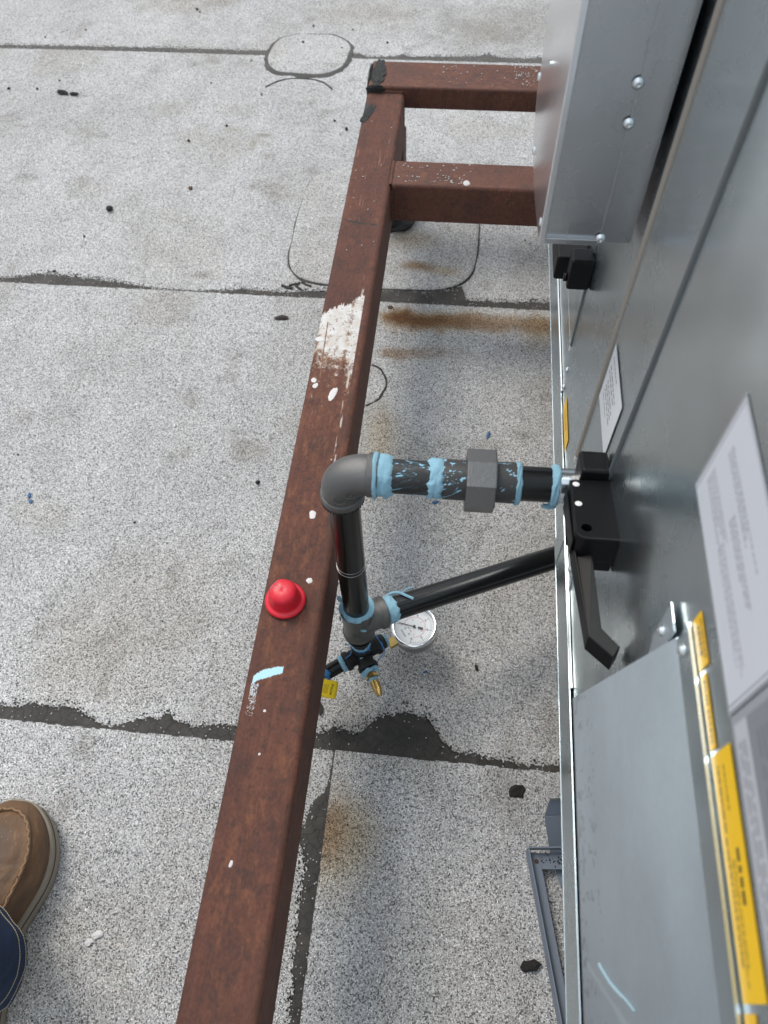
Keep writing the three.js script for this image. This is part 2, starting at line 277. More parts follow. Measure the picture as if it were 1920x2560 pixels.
// many grains in one geometry
function grains(pts, r0, r1) {
  const base = new THREE.OctahedronGeometry(1).attributes.position, out = new Float32Array(pts.length * base.count * 3); let k = 0;
  for (const [x, y, z, s = 1] of pts) { const r = rr(r0, r1) * s, a = rnd() * 6.28, ca = Math.cos(a), sa = Math.sin(a), q = rr(0.6, 1.2), h = rr(0.6, 0.9); for (let i = 0; i < base.count; i++) { const bx = base.getX(i) * q, by = base.getY(i) * h, bz = base.getZ(i); out[k++] = x + r * (bx * ca - bz * sa); out[k++] = y + r * by; out[k++] = z + r * (bx * sa + bz * ca); } }
  const g = new THREE.BufferGeometry(); g.setAttribute('position', new THREE.BufferAttribute(out, 3)); g.setAttribute('uv', new THREE.BufferAttribute(new Float32Array(out.length / 3 * 2), 2)); g.computeVertexNormals(); return g;
}
const poly = (pts, x) => { if (x <= pts[0][0]) return pts[0][1]; for (let i = 1; i < pts.length; i++) if (x <= pts[i][0]) return mix(pts[i - 1][1], pts[i][1], (x - pts[i - 1][0]) / (pts[i][0] - pts[i - 1][0])); return pts[pts.length - 1][1]; };

// ---------------------------------------------------------------- roof surface
// base colour of the roof: dirt, rust wash and worn granules (stains that lie on the sheet)
const seg2 = (x, z, ax, az, bx, bz) => { const t = clamp(((x - ax) * (bx - ax) + (z - az) * (bz - az)) / ((bx - ax) ** 2 + (bz - az) ** 2)); return [Math.hypot(x - ax - t * (bx - ax), z - az - t * (bz - az)), t]; };
function roofTint(x, z) {
  const n = fbm(x * 3.1 + 20, z * 3.1 + 20, 4, 0, 701), f = fbm(x * 24, z * 24, 3, 0, 703);
  let v = 1.0 + 0.26 * (n - 0.5) + 0.2 * (f - 0.5);
  let c = [v, v, v];
  const stain = (a, col) => { c = c.map((q, i) => mix(q, q * col[i], clamp(a))); };
  const dirt = step(0.56, 0.74, fbm(x * 5 + 4, z * 5 + 2, 4, 0, 705)) * 0.5; stain(dirt, [0.80, 0.77, 0.71]); const drift = step(0.52, 0.7, fbm(x * 9 + 31, z * 3.5 + 3, 4, 0, 706)) * 0.4; stain(drift, [0.86, 0.84, 0.81]);
  const spots = step(0.68, 0.8, fbm(x * 16 + 8, z * 16, 3, 0, 707)); stain(spots * 0.6, [0.7, 0.68, 0.65]);
  const e = (cx, cz, rx, rz, k, col) => { const d = Math.hypot((x - cx) / rx, (z - cz) / rz) + 0.5 * (f - 0.5); if (d < 1.4) stain(k * (1 - step(0.2, 1.2, d)), col); };
  const rust = [0.46, 0.25, 0.08], ochre = [0.8, 0.6, 0.3], brown = [0.74, 0.68, 0.58];
  const w = fbm(x * 40, z * 40, 3, 0, 709) - 0.5;
  { const [d, t] = seg2(x, z, -0.12, -1.192, 0.24, -1.197), q = d / (0.032 * (1.05 - 0.35 * t)) + 0.9 * w; stain((1 - step(0.25, 1.2, q)) * mix(1, 0.45, Math.sqrt(t)), rust); stain((1 - step(0.1, 0.95, q)) * (1 - step(0.1, 0.7, t)) * 1.0, [0.6, 0.42, 0.2]); stain((1 - step(0.5, 1.5, q)) * 0.5, ochre); }
  { const [d, t] = seg2(x, z, -0.125, -1.094, 0.03, -1.106), q = d / 0.02 + 0.9 * w; stain((1 - step(0.25, 1.3, q)) * mix(0.75, 0.1, t), rust); }
  e(-0.105, -1.452, 0.06, 0.045, 0.5, ochre); e(-0.088, -1.362, 0.05, 0.022, 0.85, rust); e(-0.035, -1.35, 0.05, 0.02, 0.6, ochre);
  if (x > -0.127) { e(-0.117, -0.183, 0.028, 0.05, 0.6, rust); e(-0.105, -0.17, 0.07, 0.085, 0.6, ochre); }
  e(0.18, -1.18, 0.05, 0.06, 0.5, ochre); e(-0.118, -0.86, 0.035, 0.12, 0.45, ochre); e(-0.11, -0.33, 0.04, 0.06, 0.4, brown);
  e(-0.545, -0.40, 0.13, 0.1, 0.45, brown); e(-0.45, -0.52, 0.16, 0.14, 0.3, brown); e(-0.70, -0.66, 0.08, 0.05, 0.3, brown);
  e(-0.72, -1.83, 0.07, 0.06, 0.35, brown); e(-0.9, -2.55, 0.2, 0.12, 0.4, brown); e(0.1, -2.45, 0.35, 0.2, 0.75, [0.62, 0.6, 0.56]); e(-0.35, -2.5, 0.2, 0.15, 0.4, brown);
  e(-0.525, -1.845, 0.022, 0.012, 0.8, [0.6, 0.55, 0.48]); e(-0.545, -1.80, 0.012, 0.04, 0.7, [0.6, 0.55, 0.48]); e(-0.61, -1.865, 0.03, 0.015, 0.5, brown); e(-0.56, -1.30, 0.03, 0.02, 0.7, [0.55, 0.53, 0.5]); e(-0.63, -1.95, 0.08, 0.05, 0.3, brown); e(-0.36, -0.83, 0.05, 0.03, 0.5, [0.62, 0.58, 0.5]); e(-0.8, -1.95, 0.1, 0.06, 0.25, brown); e(0.02, -0.42, 0.1, 0.06, 0.3, brown);
  return c;
}
const range = (a, b, d) => { const n = Math.max(1, Math.round((b - a) / d)), o = []; for (let i = 0; i <= n; i++) o.push(a + (b - a) * i / n); return o; };
// a sheet of cap membrane; top(x, z) is its height, far and left edges get a real cut edge
function sheetGeo(xs, zs, top, skirtFar, skirtLeft) {
  const pos = [], uv = [], col = [], idx = [], W = xs.length;
  const vert = (x, y, z) => { pos.push(x, y, z); uv.push(x + 0.37, z + 0.11); const c = roofTint(x, z); col.push(...c); return pos.length / 3 - 1; };
  for (const z of zs) for (const x of xs) vert(x, top(x, z), z);
  for (let j = 0; j < zs.length - 1; j++) for (let i = 0; i < W - 1; i++) { const k = j * W + i; idx.push(k, k + W, k + 1, k + 1, k + W, k + W + 1); }
  const skirt = (list) => { let a = -1; for (const [x, z] of list) { const b0 = vert(x, top(x, z), z), b1 = vert(x, top(x, z) - 0.006, z); if (a >= 0) idx.push(a, b0, a + 1, a + 1, b0, b1); a = b0; } };
  if (skirtFar) skirt(xs.map((x) => [x, zs[0]])); if (skirtLeft) skirt(zs.map((z) => [xs[0], z]));
  const g = new THREE.BufferGeometry(); g.setAttribute('position', new THREE.Float32BufferAttribute(pos, 3)); g.setAttribute('uv', new THREE.Float32BufferAttribute(uv, 2)); g.setAttribute('color', new THREE.Float32BufferAttribute(col, 3)); g.setIndex(idx); g.computeVertexNormals(); return g;
}
const fineX = range(-1.75, 0.75, 0.0085), wideX = [...range(-9, -1.8, 0.45), ...fineX, ...range(0.8, 9, 0.5)];
const und = (x, z) => 0.004 * (fbm(x * 2.2, z * 2.2, 3, 0, 721) - 0.5);
const ramp = (z, e, w, h) => h * (1 - step(0, w, z - e));
const S1 = -2.23, S2 = -1.24, S3 = -0.294, LAP = -0.1255;
const structure = (name, geo, mat) => { const m = put(scene, name, geo, mat); m.userData.kind = 'structure'; return m; };
structure('roof_membrane', sheetGeo(wideX, [...range(-9, -3.2, 0.4), ...range(-3.15, S1 + 0.1, 0.0085)], (x, z) => und(x, z) - 0.004 * step(S1 - 0.002, S1 + 0.003, z), false, false), M.granule);
structure('roof_membrane', sheetGeo(wideX, range(S1, S2 + 0.1, 0.0085), (x, z) => und(x, z) + ramp(z, S1, 0.14, 0.005) - 0.004 * step(S2 - 0.002, S2 + 0.003, z), true, false), M.granule);
structure('roof_membrane', sheetGeo(wideX, range(S2, S3 + 0.1, 0.0085), (x, z) => und(x, z) + ramp(z, S2, 0.14, 0.005) - 0.004 * step(S3 - 0.002, S3 + 0.003, z), true, false), M.granule);
const nearZ = [...range(S3, 0.3, 0.0085), ...range(0.35, 9, 0.5)];
structure('roof_membrane', sheetGeo([...range(-9, -1.8, 0.45), ...range(-1.75, LAP + 0.08, 0.0085)], nearZ, (x, z) => und(x, z) + ramp(z, S3, 0.14, 0.005) - 0.004 * step(LAP - 0.002, LAP + 0.003, x), true, false), M.granule);
structure('roof_membrane', sheetGeo([...range(LAP, 0.75, 0.0085), ...range(0.8, 9, 0.5)], nearZ, (x, z) => und(x, z) + ramp(z, S3, 0.14, 0.005) + 0.0045 * (1 - step(0, 0.12, x - LAP)), true, true), M.granule);
structure('roof_deck', new THREE.PlaneGeometry(120, 120).rotateX(-Math.PI / 2).translate(0, -0.03, 0), std({ color: lin(0.42, 0.42, 0.42), roughness: 0.95 }));

// bitumen bleed-out along a lap: lo = cut edge, up = ragged flow line (x-monotone, metres)
function bleedGeo(x0, x1, lo, up, h, s, swap) {
  const pos = [], uv = [], idx = [], xs = range(x0, x1, 0.003), R = 9;
  for (const x of xs) for (let j = 0; j <= R; j++) {
    const a = lo(x), rag = 0.010 * (fbm(x * 60 + s, 2, 3, 0, 731) - 0.5) + 0.006 * (vn(x * 300 + s, 5, 0, 733) - 0.5), b = up(x) + (swap ? rag : rag), t = j / R;
    const z = mix(a, b, t), y = und(swap ? z : x, swap ? x : z) + (j === 0 ? h : h * Math.pow(1 - t, 0.35) * (0.75 + 0.5 * fbm(x * 90 + s, z * 90, 3, 0, 735))) + (j === R ? -0.001 : 0);
    pos.push(swap ? z : x, y, swap ? x : z); uv.push(x / 0.4, z / 0.4);
  }
  for (let i = 0; i < xs.length - 1; i++) for (let j = 0; j < R; j++) { const k = i * (R + 1) + j; idx.push(k, k + 1, k + R + 1, k + 1, k + R + 2, k + R + 1); }
  const g = new THREE.BufferGeometry(); g.setAttribute('position', new THREE.Float32BufferAttribute(pos, 3)); g.setAttribute('uv', new THREE.Float32BufferAttribute(uv, 2)); g.setIndex(idx); g.computeVertexNormals();
  const n = g.attributes.normal; let up0 = 0; for (let i = 0; i < n.count; i++) up0 += n.getY(i); if (up0 < 0) { const id = g.index.array; for (let i = 0; i < id.length; i += 3) { const q = id[i]; id[i] = id[i + 1]; id[i + 1] = q; } g.computeVertexNormals(); }
  return g;
}
function seam(name, x0, x1, loF, upPts, h, s, count, swap, mat = M.bitumen) {
  const up = (x) => poly(upPts, x), m = structure(name, bleedGeo(x0, x1, loF, up, h, s, swap), mat), pts = [];
  for (let i = 0; i < count; i++) { const x = rr(Math.max(x0, swap ? -9 : -1.6), Math.min(x1, 0.5)), t = rnd() < 0.55 ? rr(0.75, 1.08) : rr(0.02, 1), z = mix(loF(x), up(x), t); pts.push(swap ? [z, 0.0015 + h * 0.9 * Math.pow(clamp(1 - t), 0.35), x] : [x, und(x, z) + 0.0015 + h * 0.9 * Math.pow(clamp(1 - t), 0.35), z]); }
  put(m, 'loose_granules', grains(pts, 0.0007, 0.0015), M.whiteGrain, null, 'stuff');
  const dk = []; for (let i = 0; i < count * 3; i++) { const x = rr(Math.max(x0, swap ? -9 : -1.6), Math.min(x1, 0.5)), w = loF(x) - up(x), z = up(x) - (rnd() ** 2.2) * (0.006 + 0.25 * w) + 0.003; dk.push(swap ? [z, und(z, x) + 0.001, x] : [x, und(x, z) + 0.001, z]); }
  put(m, 'tarred_granules', grains(dk, 0.0008, 0.0018), M.chip, null, 'stuff');
}
const cyc = (pts, ext, w) => [...range(-9, pts[0][0] - 0.1, 0.35).map((x) => [x, w + 0.02 * (hash(Math.floor(x * 7), 3, 2) - 1) - 0.01]), ...pts, ...range(pts[pts.length - 1][0] + 0.1, 9, 0.35).map((x) => [x, w - 0.02 * hash(Math.floor(x * 7), 5, 2) - 0.01])];
seam('bitumen_seam', -2.2, 1.2, () => S3 + 0.0015, cyc([[-0.647, -0.320], [-0.614, -0.319], [-0.577, -0.322], [-0.529, -0.324], [-0.509, -0.310], [-0.480, -0.303], [-0.452, -0.299], [-0.439, -0.308], [-0.415, -0.318], [-0.385, -0.323], [-0.362, -0.316], [-0.340, -0.312], [-0.284, -0.319], [-0.160, -0.321], [-0.128, -0.328], [-0.096, -0.324], [-0.081, -0.343], [-0.057, -0.358], [-0.021, -0.362], [0.005, -0.356], [0.019, -0.337], [0.030, -0.317], [0.058, -0.310], [0.108, -0.307], [0.152, -0.303], [0.201, -0.307]], 1, S3), 0.005, 1, 520, false, M.bitumenFresh);
seam('bitumen_seam', -2.2, 1.2, () => S2 + 0.0015, cyc([[-1.010, -1.255], [-0.966, -1.263], [-0.931, -1.277], [-0.888, -1.277], [-0.821, -1.273], [-0.740, -1.262], [-0.676, -1.252], [-0.637, -1.246], [-0.577, -1.246], [-0.510, -1.251], [-0.460, -1.261], [-0.415, -1.259], [-0.370, -1.257], [-0.326, -1.264], [-0.283, -1.269], [-0.152, -1.287], [-0.072, -1.286], [-0.014, -1.296], [0.012, -1.306], [0.024, -1.264], [0.109, -1.265], [0.194, -1.271]], 1, S2), 0.005, 2, 1000);
seam('bitumen_seam', -2.6, 1.2, () => S1 + 0.0015, cyc([[-1.381, -2.257], [-1.089, -2.260], [-0.830, -2.264], [-0.592, -2.264], [-0.355, -2.249], [-0.325, -2.265], [-0.297, -2.249], [-0.229, -2.254], [-0.199, -2.270], [-0.172, -2.257], [-0.094, -2.264], [-0.042, -2.262], [0.009, -2.267], [0.040, -2.284], [0.072, -2.269], [0.149, -2.263], [0.195, -2.274]], 1, S1), 0.005, 3, 500, false, M.bitumenDusty);
seam('bitumen_seam', S3, 0.6, () => LAP + 0.001, [[-0.294, -0.133], [-0.249, -0.132], [-0.227, -0.143], [-0.200, -0.153], [-0.174, -0.158], [-0.144, -0.146], [-0.126, -0.142], [-0.097, -0.140], [-0.046, -0.138], [-0.013, -0.136], [0.038, -0.133], [0.6, -0.140]].map(([a, b]) => [a, b - 0.005]), 0.0045, 4, 260, true, M.bitumenFresh);

// welded repair patches
function outline(cx, cz, hx, hz, r, wob, s, n = 120) { const o = []; for (let i = 0; i < n; i++) { const a = i / n * 6.28318, e = 2 + (1 - r) * 6; const ca = Math.cos(a), sa = Math.sin(a), k = Math.pow(Math.abs(ca) ** e + Math.abs(sa) ** e, -1 / e) * (1 + wob * (vn(ca * 3 + s, sa * 3, 0, 741) - 0.5)); o.push([cx + hx * ca * k, cz + hz * sa * k]); } return o; }
const lapH = (z) => z > S1 && z < S1 + 0.2 ? ramp(z, S1, 0.14, 0.005) : 0.005 * step(S1 - 0.05, S1 - 0.022, z) * (z < S1 + 0.01 ? 1 : 0);
function patch(out, y, h) {
  const pos = [], col = [], uv = [], idx = [], n = out.length; let cx = 0, cz = 0; out.forEach(([x, z]) => { cx += x / n; cz += z / n; });
  const K = 24; const add = (x, yy, z) => { pos.push(x, yy, z); uv.push(x + 0.61, z + 0.43); const c = roofTint(x, z); col.push(c[0] * 1.01, c[1], c[2] * 0.985); };
  for (let k = 0; k <= K; k++) for (const [x, z] of out) { const t = k / K; const X = mix(cx, x, t), Z = mix(cz, z, t); add(X, y + lapH(Z) + und(X, Z) + h, Z); }
  for (const [x, z] of out) add(x, y + lapH(z) + und(x, z) - 0.002, z);
  for (let k = 0; k <= K; k++) for (let i = 0; i < n; i++) { const a = k * n + i, b = k * n + (i + 1) % n; idx.push(a, b, a + n, b, b + n, a + n); }
  const g = new THREE.BufferGeometry(); g.setAttribute('position', new THREE.Float32BufferAttribute(pos, 3)); g.setAttribute('uv', new THREE.Float32BufferAttribute(uv, 2)); g.setAttribute('color', new THREE.Float32BufferAttribute(col, 3)); g.setIndex(idx); g.computeVertexNormals();
  const nn = g.attributes.normal; if (nn.getY(5 * n) < 0) { const id = g.index.array; for (let i = 0; i < id.length; i += 3) { const q = id[i]; id[i] = id[i + 1]; id[i + 1] = q; } g.computeVertexNormals(); } return g;
}
function bleedRing(out, w, y, s, ragged = 1) {
  const pos = [], uv = [], idx = [], n = out.length, R = 4;
  let cx = 0, cz = 0; out.forEach(([x, z]) => { cx += x / n; cz += z / n; });
  for (let j = 0; j <= R; j++) out.forEach(([x, z], i) => { const d = Math.hypot(x - cx, z - cz), t = j / R, ww = w(Math.atan2(z - cz, x - cx)) * (0.5 + ragged * fbm(x * 50 + s, z * 50, 3, 0, 745)), k = 1 + (t * ww - 0.001) / d, X = cx + (x - cx) * k, Z = cz + (z - cz) * k; pos.push(X, und(X, Z) + lapH(Z) + y + 0.0026 * (1 - t) - (j === R ? 0.0015 : 0), Z); uv.push(X / 0.4, Z / 0.4); });
  for (let j = 0; j < R; j++) for (let i = 0; i < n; i++) { const a = j * n + i, b = j * n + (i + 1) % n; idx.push(a, b, a + n, b, b + n, a + n); }
  const g = new THREE.BufferGeometry(); g.setAttribute('position', new THREE.Float32BufferAttribute(pos, 3)); g.setAttribute('uv', new THREE.Float32BufferAttribute(uv, 2)); g.setIndex(idx); g.computeVertexNormals();
  if (g.attributes.normal.getY(n) < 0) { const id = g.index.array; for (let i = 0; i < id.length; i += 3) { const q = id[i]; id[i] = id[i + 1]; id[i + 1] = q; } g.computeVertexNormals(); } return g;
}
const ovalOut = outline(-0.467, -2.25, 0.116, 0.112, 0.85, 0.08, 1, 140), squareOut = outline(-0.170, -1.497, 0.212, 0.213, 0.62, 0.03, 2, 200);
{
  const p1 = structure('membrane_patch', patch(ovalOut, 0.0, 0.0032), M.granule);
  put(p1, 'bitumen_edge', bleedRing(ovalOut, (a) => 0.0145 + 0.004 * Math.sin(a), 0.0006, 3), M.bitumenDusty);
  const p2 = structure('membrane_patch', patch(squareOut, 0.0, 0.0032), M.granule);
  put(p2, 'bitumen_edge', bleedRing(squareOut, (a) => 0.0046 + 0.003 * clamp(Math.sin(a)) , 0.0002, 5), M.bitumen);
}
// tar lines left by old patches, and splashes beside the seam
function tarLine(pts, r, label) { const g = tube(pts.map(([x, z]) => V(x, und(x, z) + 0.0012, z)), r, 40, 6); const p = g.attributes.position; for (let i = 0; i < p.count; i++) { const n = fbm(p.getX(i) * 300, p.getZ(i) * 300, 2, 0, 751) - 0.5; p.setXYZ(i, p.getX(i) + n * r * 2, Math.max(p.getY(i) * 0.6, -0.002) + n * 0.0006, p.getZ(i) + n * r * 1.5); } g.computeVertexNormals(); return structure('tar_line', g, M.bitumen); }
tarLine([[-0.157, -1.061], [-0.141, -1.053], [-0.127, -1.031], [-0.122, -1.010], [-0.127, -0.989], [-0.137, -0.967], [-0.157, -0.953]], 0.0021);
tarLine([[-0.562, -2.07], [-0.533, -2.103], [-0.500, -2.118], [-0.440, -2.118], [-0.405, -2.104], [-0.375, -2.070]], 0.0026);
tarLine([[-0.33, -1.222], [-0.305, -1.230], [-0.28, -1.233]], 0.0016);
tarLine([[-0.13, -1.239], [-0.09, -1.232], [-0.055, -1.228]], 0.0016);
for (const [x, z, a] of [[-0.366, -1.275, 0.3], [-0.352, -1.285, -0.4], [-0.343, -1.278, 0.8], [-0.325, -1.287, 0.5], [-0.02, -1.302, -0.6], [0.01, -1.33, 0.2]]) tarLine([[x - 0.012 * Math.cos(a), z - 0.012 * Math.sin(a)], [x, z + 0.002], [x + 0.014 * Math.cos(a), z + 0.014 * Math.sin(a)]], rr(0.002, 0.0042));
{ // fine dark grit strewn over the roof
  const pts = []; for (let i = 0; i < 170; i++) { const x = rr(-1.5, 0.3), z = rr(-3, 0.15); pts.push([x, und(x, z) + 0.0012, z, rnd() < 0.12 ? 1.8 : 1]); }
  tag(put(scene, 'roof_grit', grains(pts, 0.0009, 0.0021), M.chip), 'fine dark grit strewn over the granule roof', 'grit', null, 'stuff');
}

// ---------------------------------------------------------------- rusty steel frame
// tube section with rounded corners, extruded; u runs round the section from the lower left corner
function tubeSection(w, h, r, L, wall = 0.006) {
  const prof = [], add = (x, y) => prof.push([x, y]);
  const cs = [[r, r, Math.PI, 1.5 * Math.PI], [w - r, r, 1.5 * Math.PI, 2 * Math.PI], [w - r, h - r, 0, Math.PI / 2], [r, h - r, Math.PI / 2, Math.PI]];
  // order: left side up, top across, right side down, bottom back
  const arc = (cx, cy, a0, a1) => { for (let i = 0; i <= 5; i++) { const a = mix(a0, a1, i / 5); add(cx + r * Math.cos(a), cy + r * Math.sin(a)); } };
  arc(r, r, 1.5 * Math.PI, Math.PI); arc(r, h - r, Math.PI, Math.PI / 2); arc(w - r, h - r, Math.PI / 2, 0); arc(w - r, r, 0, -Math.PI / 2);
  prof.push(prof[0]);
  const uOf = ([x, y]) => { const e = 1e-6; if (y >= h - r + e || (y > h - r - e && x > r && x < w - r)) return h + x; return 0; };
  const n = prof.length, segs = 80, pos = [], uv = [], idx = [], nor = []; let acc = 0; const us = prof.map((p, i) => { if (i) acc += Math.hypot(p[0] - prof[i - 1][0], p[1] - prof[i - 1][1]); return acc; }); const tot = acc;
  for (let k = 0; k <= segs; k++) prof.forEach(([x, y], i) => { pos.push(x, y, k / segs * L); uv.push((us[i] + 0.4 * r) / tot, k / segs); });
  for (let k = 0; k < segs; k++) for (let i = 0; i < n - 1; i++) { const a = k * n + i; idx.push(a, a + 1, a + n, a + 1, a + n + 1, a + n); }
  const g = new THREE.BufferGeometry(); g.setAttribute('position', new THREE.Float32BufferAttribute(pos, 3)); g.setAttribute('uv', new THREE.Float32BufferAttribute(uv, 2)); g.setIndex(idx); g.computeVertexNormals();
  let cap = new THREE.ShapeGeometry(new THREE.Shape(prof.map(([x, y]) => new THREE.Vector2(x, y))));
  return [g, cap];
}
const frame = thing('steel_frame', 'rusty brown welded steel support frame crossing the roof', 'steel frame');
{
  const [g, cap] = tubeSection(0.076, 0.1, 0.0085, B.z1 - B.z0);
  // slight waviness of the arrises
  g.translate(B.x0, B.bot, B.z0);
  put(frame, 'main_beam', g, M.beam, 'long rusty box beam with a worn white paint patch');
  put(frame, 'end_cap', cap.clone().translate(B.x0, B.bot, B.z1), M.rust);
  // cross beam at the far end, standing slightly higher than the main beam
  const far = uvBox(rbox(1.25, 0.044, 0.098, 0.005, -0.203 + 0.625, 0.312 - 0.022, -1.561), 0.4);
  put(frame, 'cross_beam', far, M.rust, 'far rusty cross beam with a tarred corner');
  const near = uvBox(rbox(1.2, 0.076, 0.0756, 0.006, -0.1285 + 0.6, 0.262, -1.25), 0.4);
  put(frame, 'cross_beam', near, M.rust, 'nearer rusty cross beam speckled with white grains');
  put(frame, 'post', uvBox(rbox(0.074, 0.205, 0.076, 0.005, -0.167, 0.1, -1.53), 0.4), M.rust);
  const collar = lump(0.060, 0.022, 0.058, 4, 0.3, 3).translate(-0.158, 0.006, -1.525); put(frame, 'tar_collar', collar, M.tar);
  // weld beads
  const bead = (a, b, r) => { const pts = []; for (let i = 0; i <= 24; i++) { const t = i / 24; pts.push(V(mix(a[0], b[0], t) + 0.0008 * Math.sin(i * 2.1), mix(a[1], b[1], t) + 0.0006 * Math.sin(i * 3.3), mix(a[2], b[2], t))); } return tube(pts, r, 60, 8); };
  put(frame, 'weld_bead', bead([-0.1295, 0.297, -1.285], [-0.1295, 0.297, -1.215], 0.0035), M.rust);
  put(frame, 'weld_bead', bead([-0.1285, 0.29, -1.2125], [-0.1285, 0.228, -1.2125], 0.004), M.rust);
  put(frame, 'weld_bead', bead([-0.2, 0.301, -1.5125], [-0.133, 0.301, -1.5125], 0.0035), M.rust);
  // black tar dabbed over the open corner
  const t1 = lump(0.015, 0.0034, 0.046, 8, 0.6, 4).translate(-0.186, 0.3125, -1.562);
  const t2 = lump(0.005, 0.022, 0.05, 11, 0.3, 3).translate(-0.203, 0.297, -1.56);
  const t3 = lump(0.02, 0.011, 0.0035, 12, 0.3, 3).translate(-0.187, 0.304, -1.5115);
  put(frame, 'tar_dab', merge([t1, t2, t3]), M.tar, 'black tar dabbed over the far corner');
  const t4 = lump(0.008, 0.0018, 0.030, 14, 0.8, 4).rotateY(-0.25).translate(-0.193, 0.2995, -1.44); put(frame, 'tar_dab', t4, M.tar);
  // dried drops of white paint
  for (const [x, z, a, b, r] of [[-0.199, -0.823, 0.0062, 0.0048, 0], [-0.195, -0.740, 0.0035, 0.0045, 0.2], [-0.1915, -0.730, 0.0035, 0.0050, -0.5], [-0.164, -0.716, 0.0046, 0.0125, -0.25], [-0.162, -0.511, 0.0042, 0.0062, 0.2], [-0.152, -0.416, 0.0036, 0.0038, 0], [-0.176, -0.252, 0.0017, 0.0017, 0], [-0.181, -0.096, 0.0018, 0.0034, -0.2], [-0.173, -0.205, 0.0014, 0.0014, 0], [-0.15, -0.60, 0.001, 0.001, 0]])
    put(frame, 'paint_drop', lump(a, 0.0006, b, x * 900, 0.35, 3).rotateY(r).translate(x, 0.3003, z), M.whitePaint);
  put(frame, 'paint_drop', lump(0.0062, 0.0015, 0.0075, 3, 0.3, 2).translate(0.006, 0.3003, -1.225), M.whiteGrain);
  const gp = []; const sp = (n, x0, x1, y, z0, z1) => { for (let i = 0; i < n; i++) gp.push([rr(x0, x1), y, rr(z0, z1)]); };
  sp(34, -0.12, 0.02, 0.3008, -1.28, -1.22); sp(14, -0.05, 0.0, 0.3008, -1.245, -1.222); sp(12, -0.1, 0.1, 0.3128, -1.6, -1.52); sp(60, 0.08, 0.135, 0.3128, -1.605, -1.53); sp(9, -0.06, -0.03, 0.3128, -1.6, -1.57); sp(11, -0.195, -0.14, 0.3008, -1.45, -0.95);
  put(frame, 'stray_granules', grains(gp, 0.0011, 0.0022), M.whiteGrain, null, 'stuff');
}
// red plastic cap standing on the beam
{
  const cap = thing('plastic_cap', 'red plastic pipe cap standing on the rusty beam', 'cap', null, [-0.1755, 0.3, -0.386]);
  const prof = [[0, 0.0005], [0.0185, 0.0005], [0.0235, 0.0015], [0.0245, 0.004], [0.0236, 0.0062], [0.0215, 0.0072], [0.0198, 0.0074], [0.0188, 0.0088], [0.0180, 0.014], [0.0172, 0.022], [0.0160, 0.027], [0.0135, 0.0300], [0.009, 0.0316], [0.004, 0.0319], [0.0012, 0.0313], [0, 0.0309]];
  const g = turned(prof, V(0, 0, 0), V(0, 1, 0), 64); const p = g.attributes.position; for (let i = 0; i < p.count; i++) { const y = p.getY(i), n = 0.0012 * (vn(p.getX(i) * 120, p.getZ(i) * 120 + y * 60, 0, 761) - 0.5) * step(0.005, 0.02, y); p.setXYZ(i, p.getX(i) * (1 + n * 40), y + n, p.getZ(i) * (1 + n * 40)); } g.computeVertexNormals();
  const t = dataTex(256, 128, (u, v) => { const n = fbm(u * 20, v * 10, 4, 0, 765), s = (v > 0.55 && u > 0.5 && u < 0.72 && fbm(u * 60, v * 30, 3, 0, 766) > 0.56) ? 1 : 0; const k = 0.9 + 0.2 * n; return s ? [0.3, 0.14, 0.13] : [0.64 * k, 0.012 * k, 0.03 * k]; });
  put(cap, 'cap_shell', g, std({ map: t, roughness: 0.42 }));
  cap.rotation.y = 0.4;
}

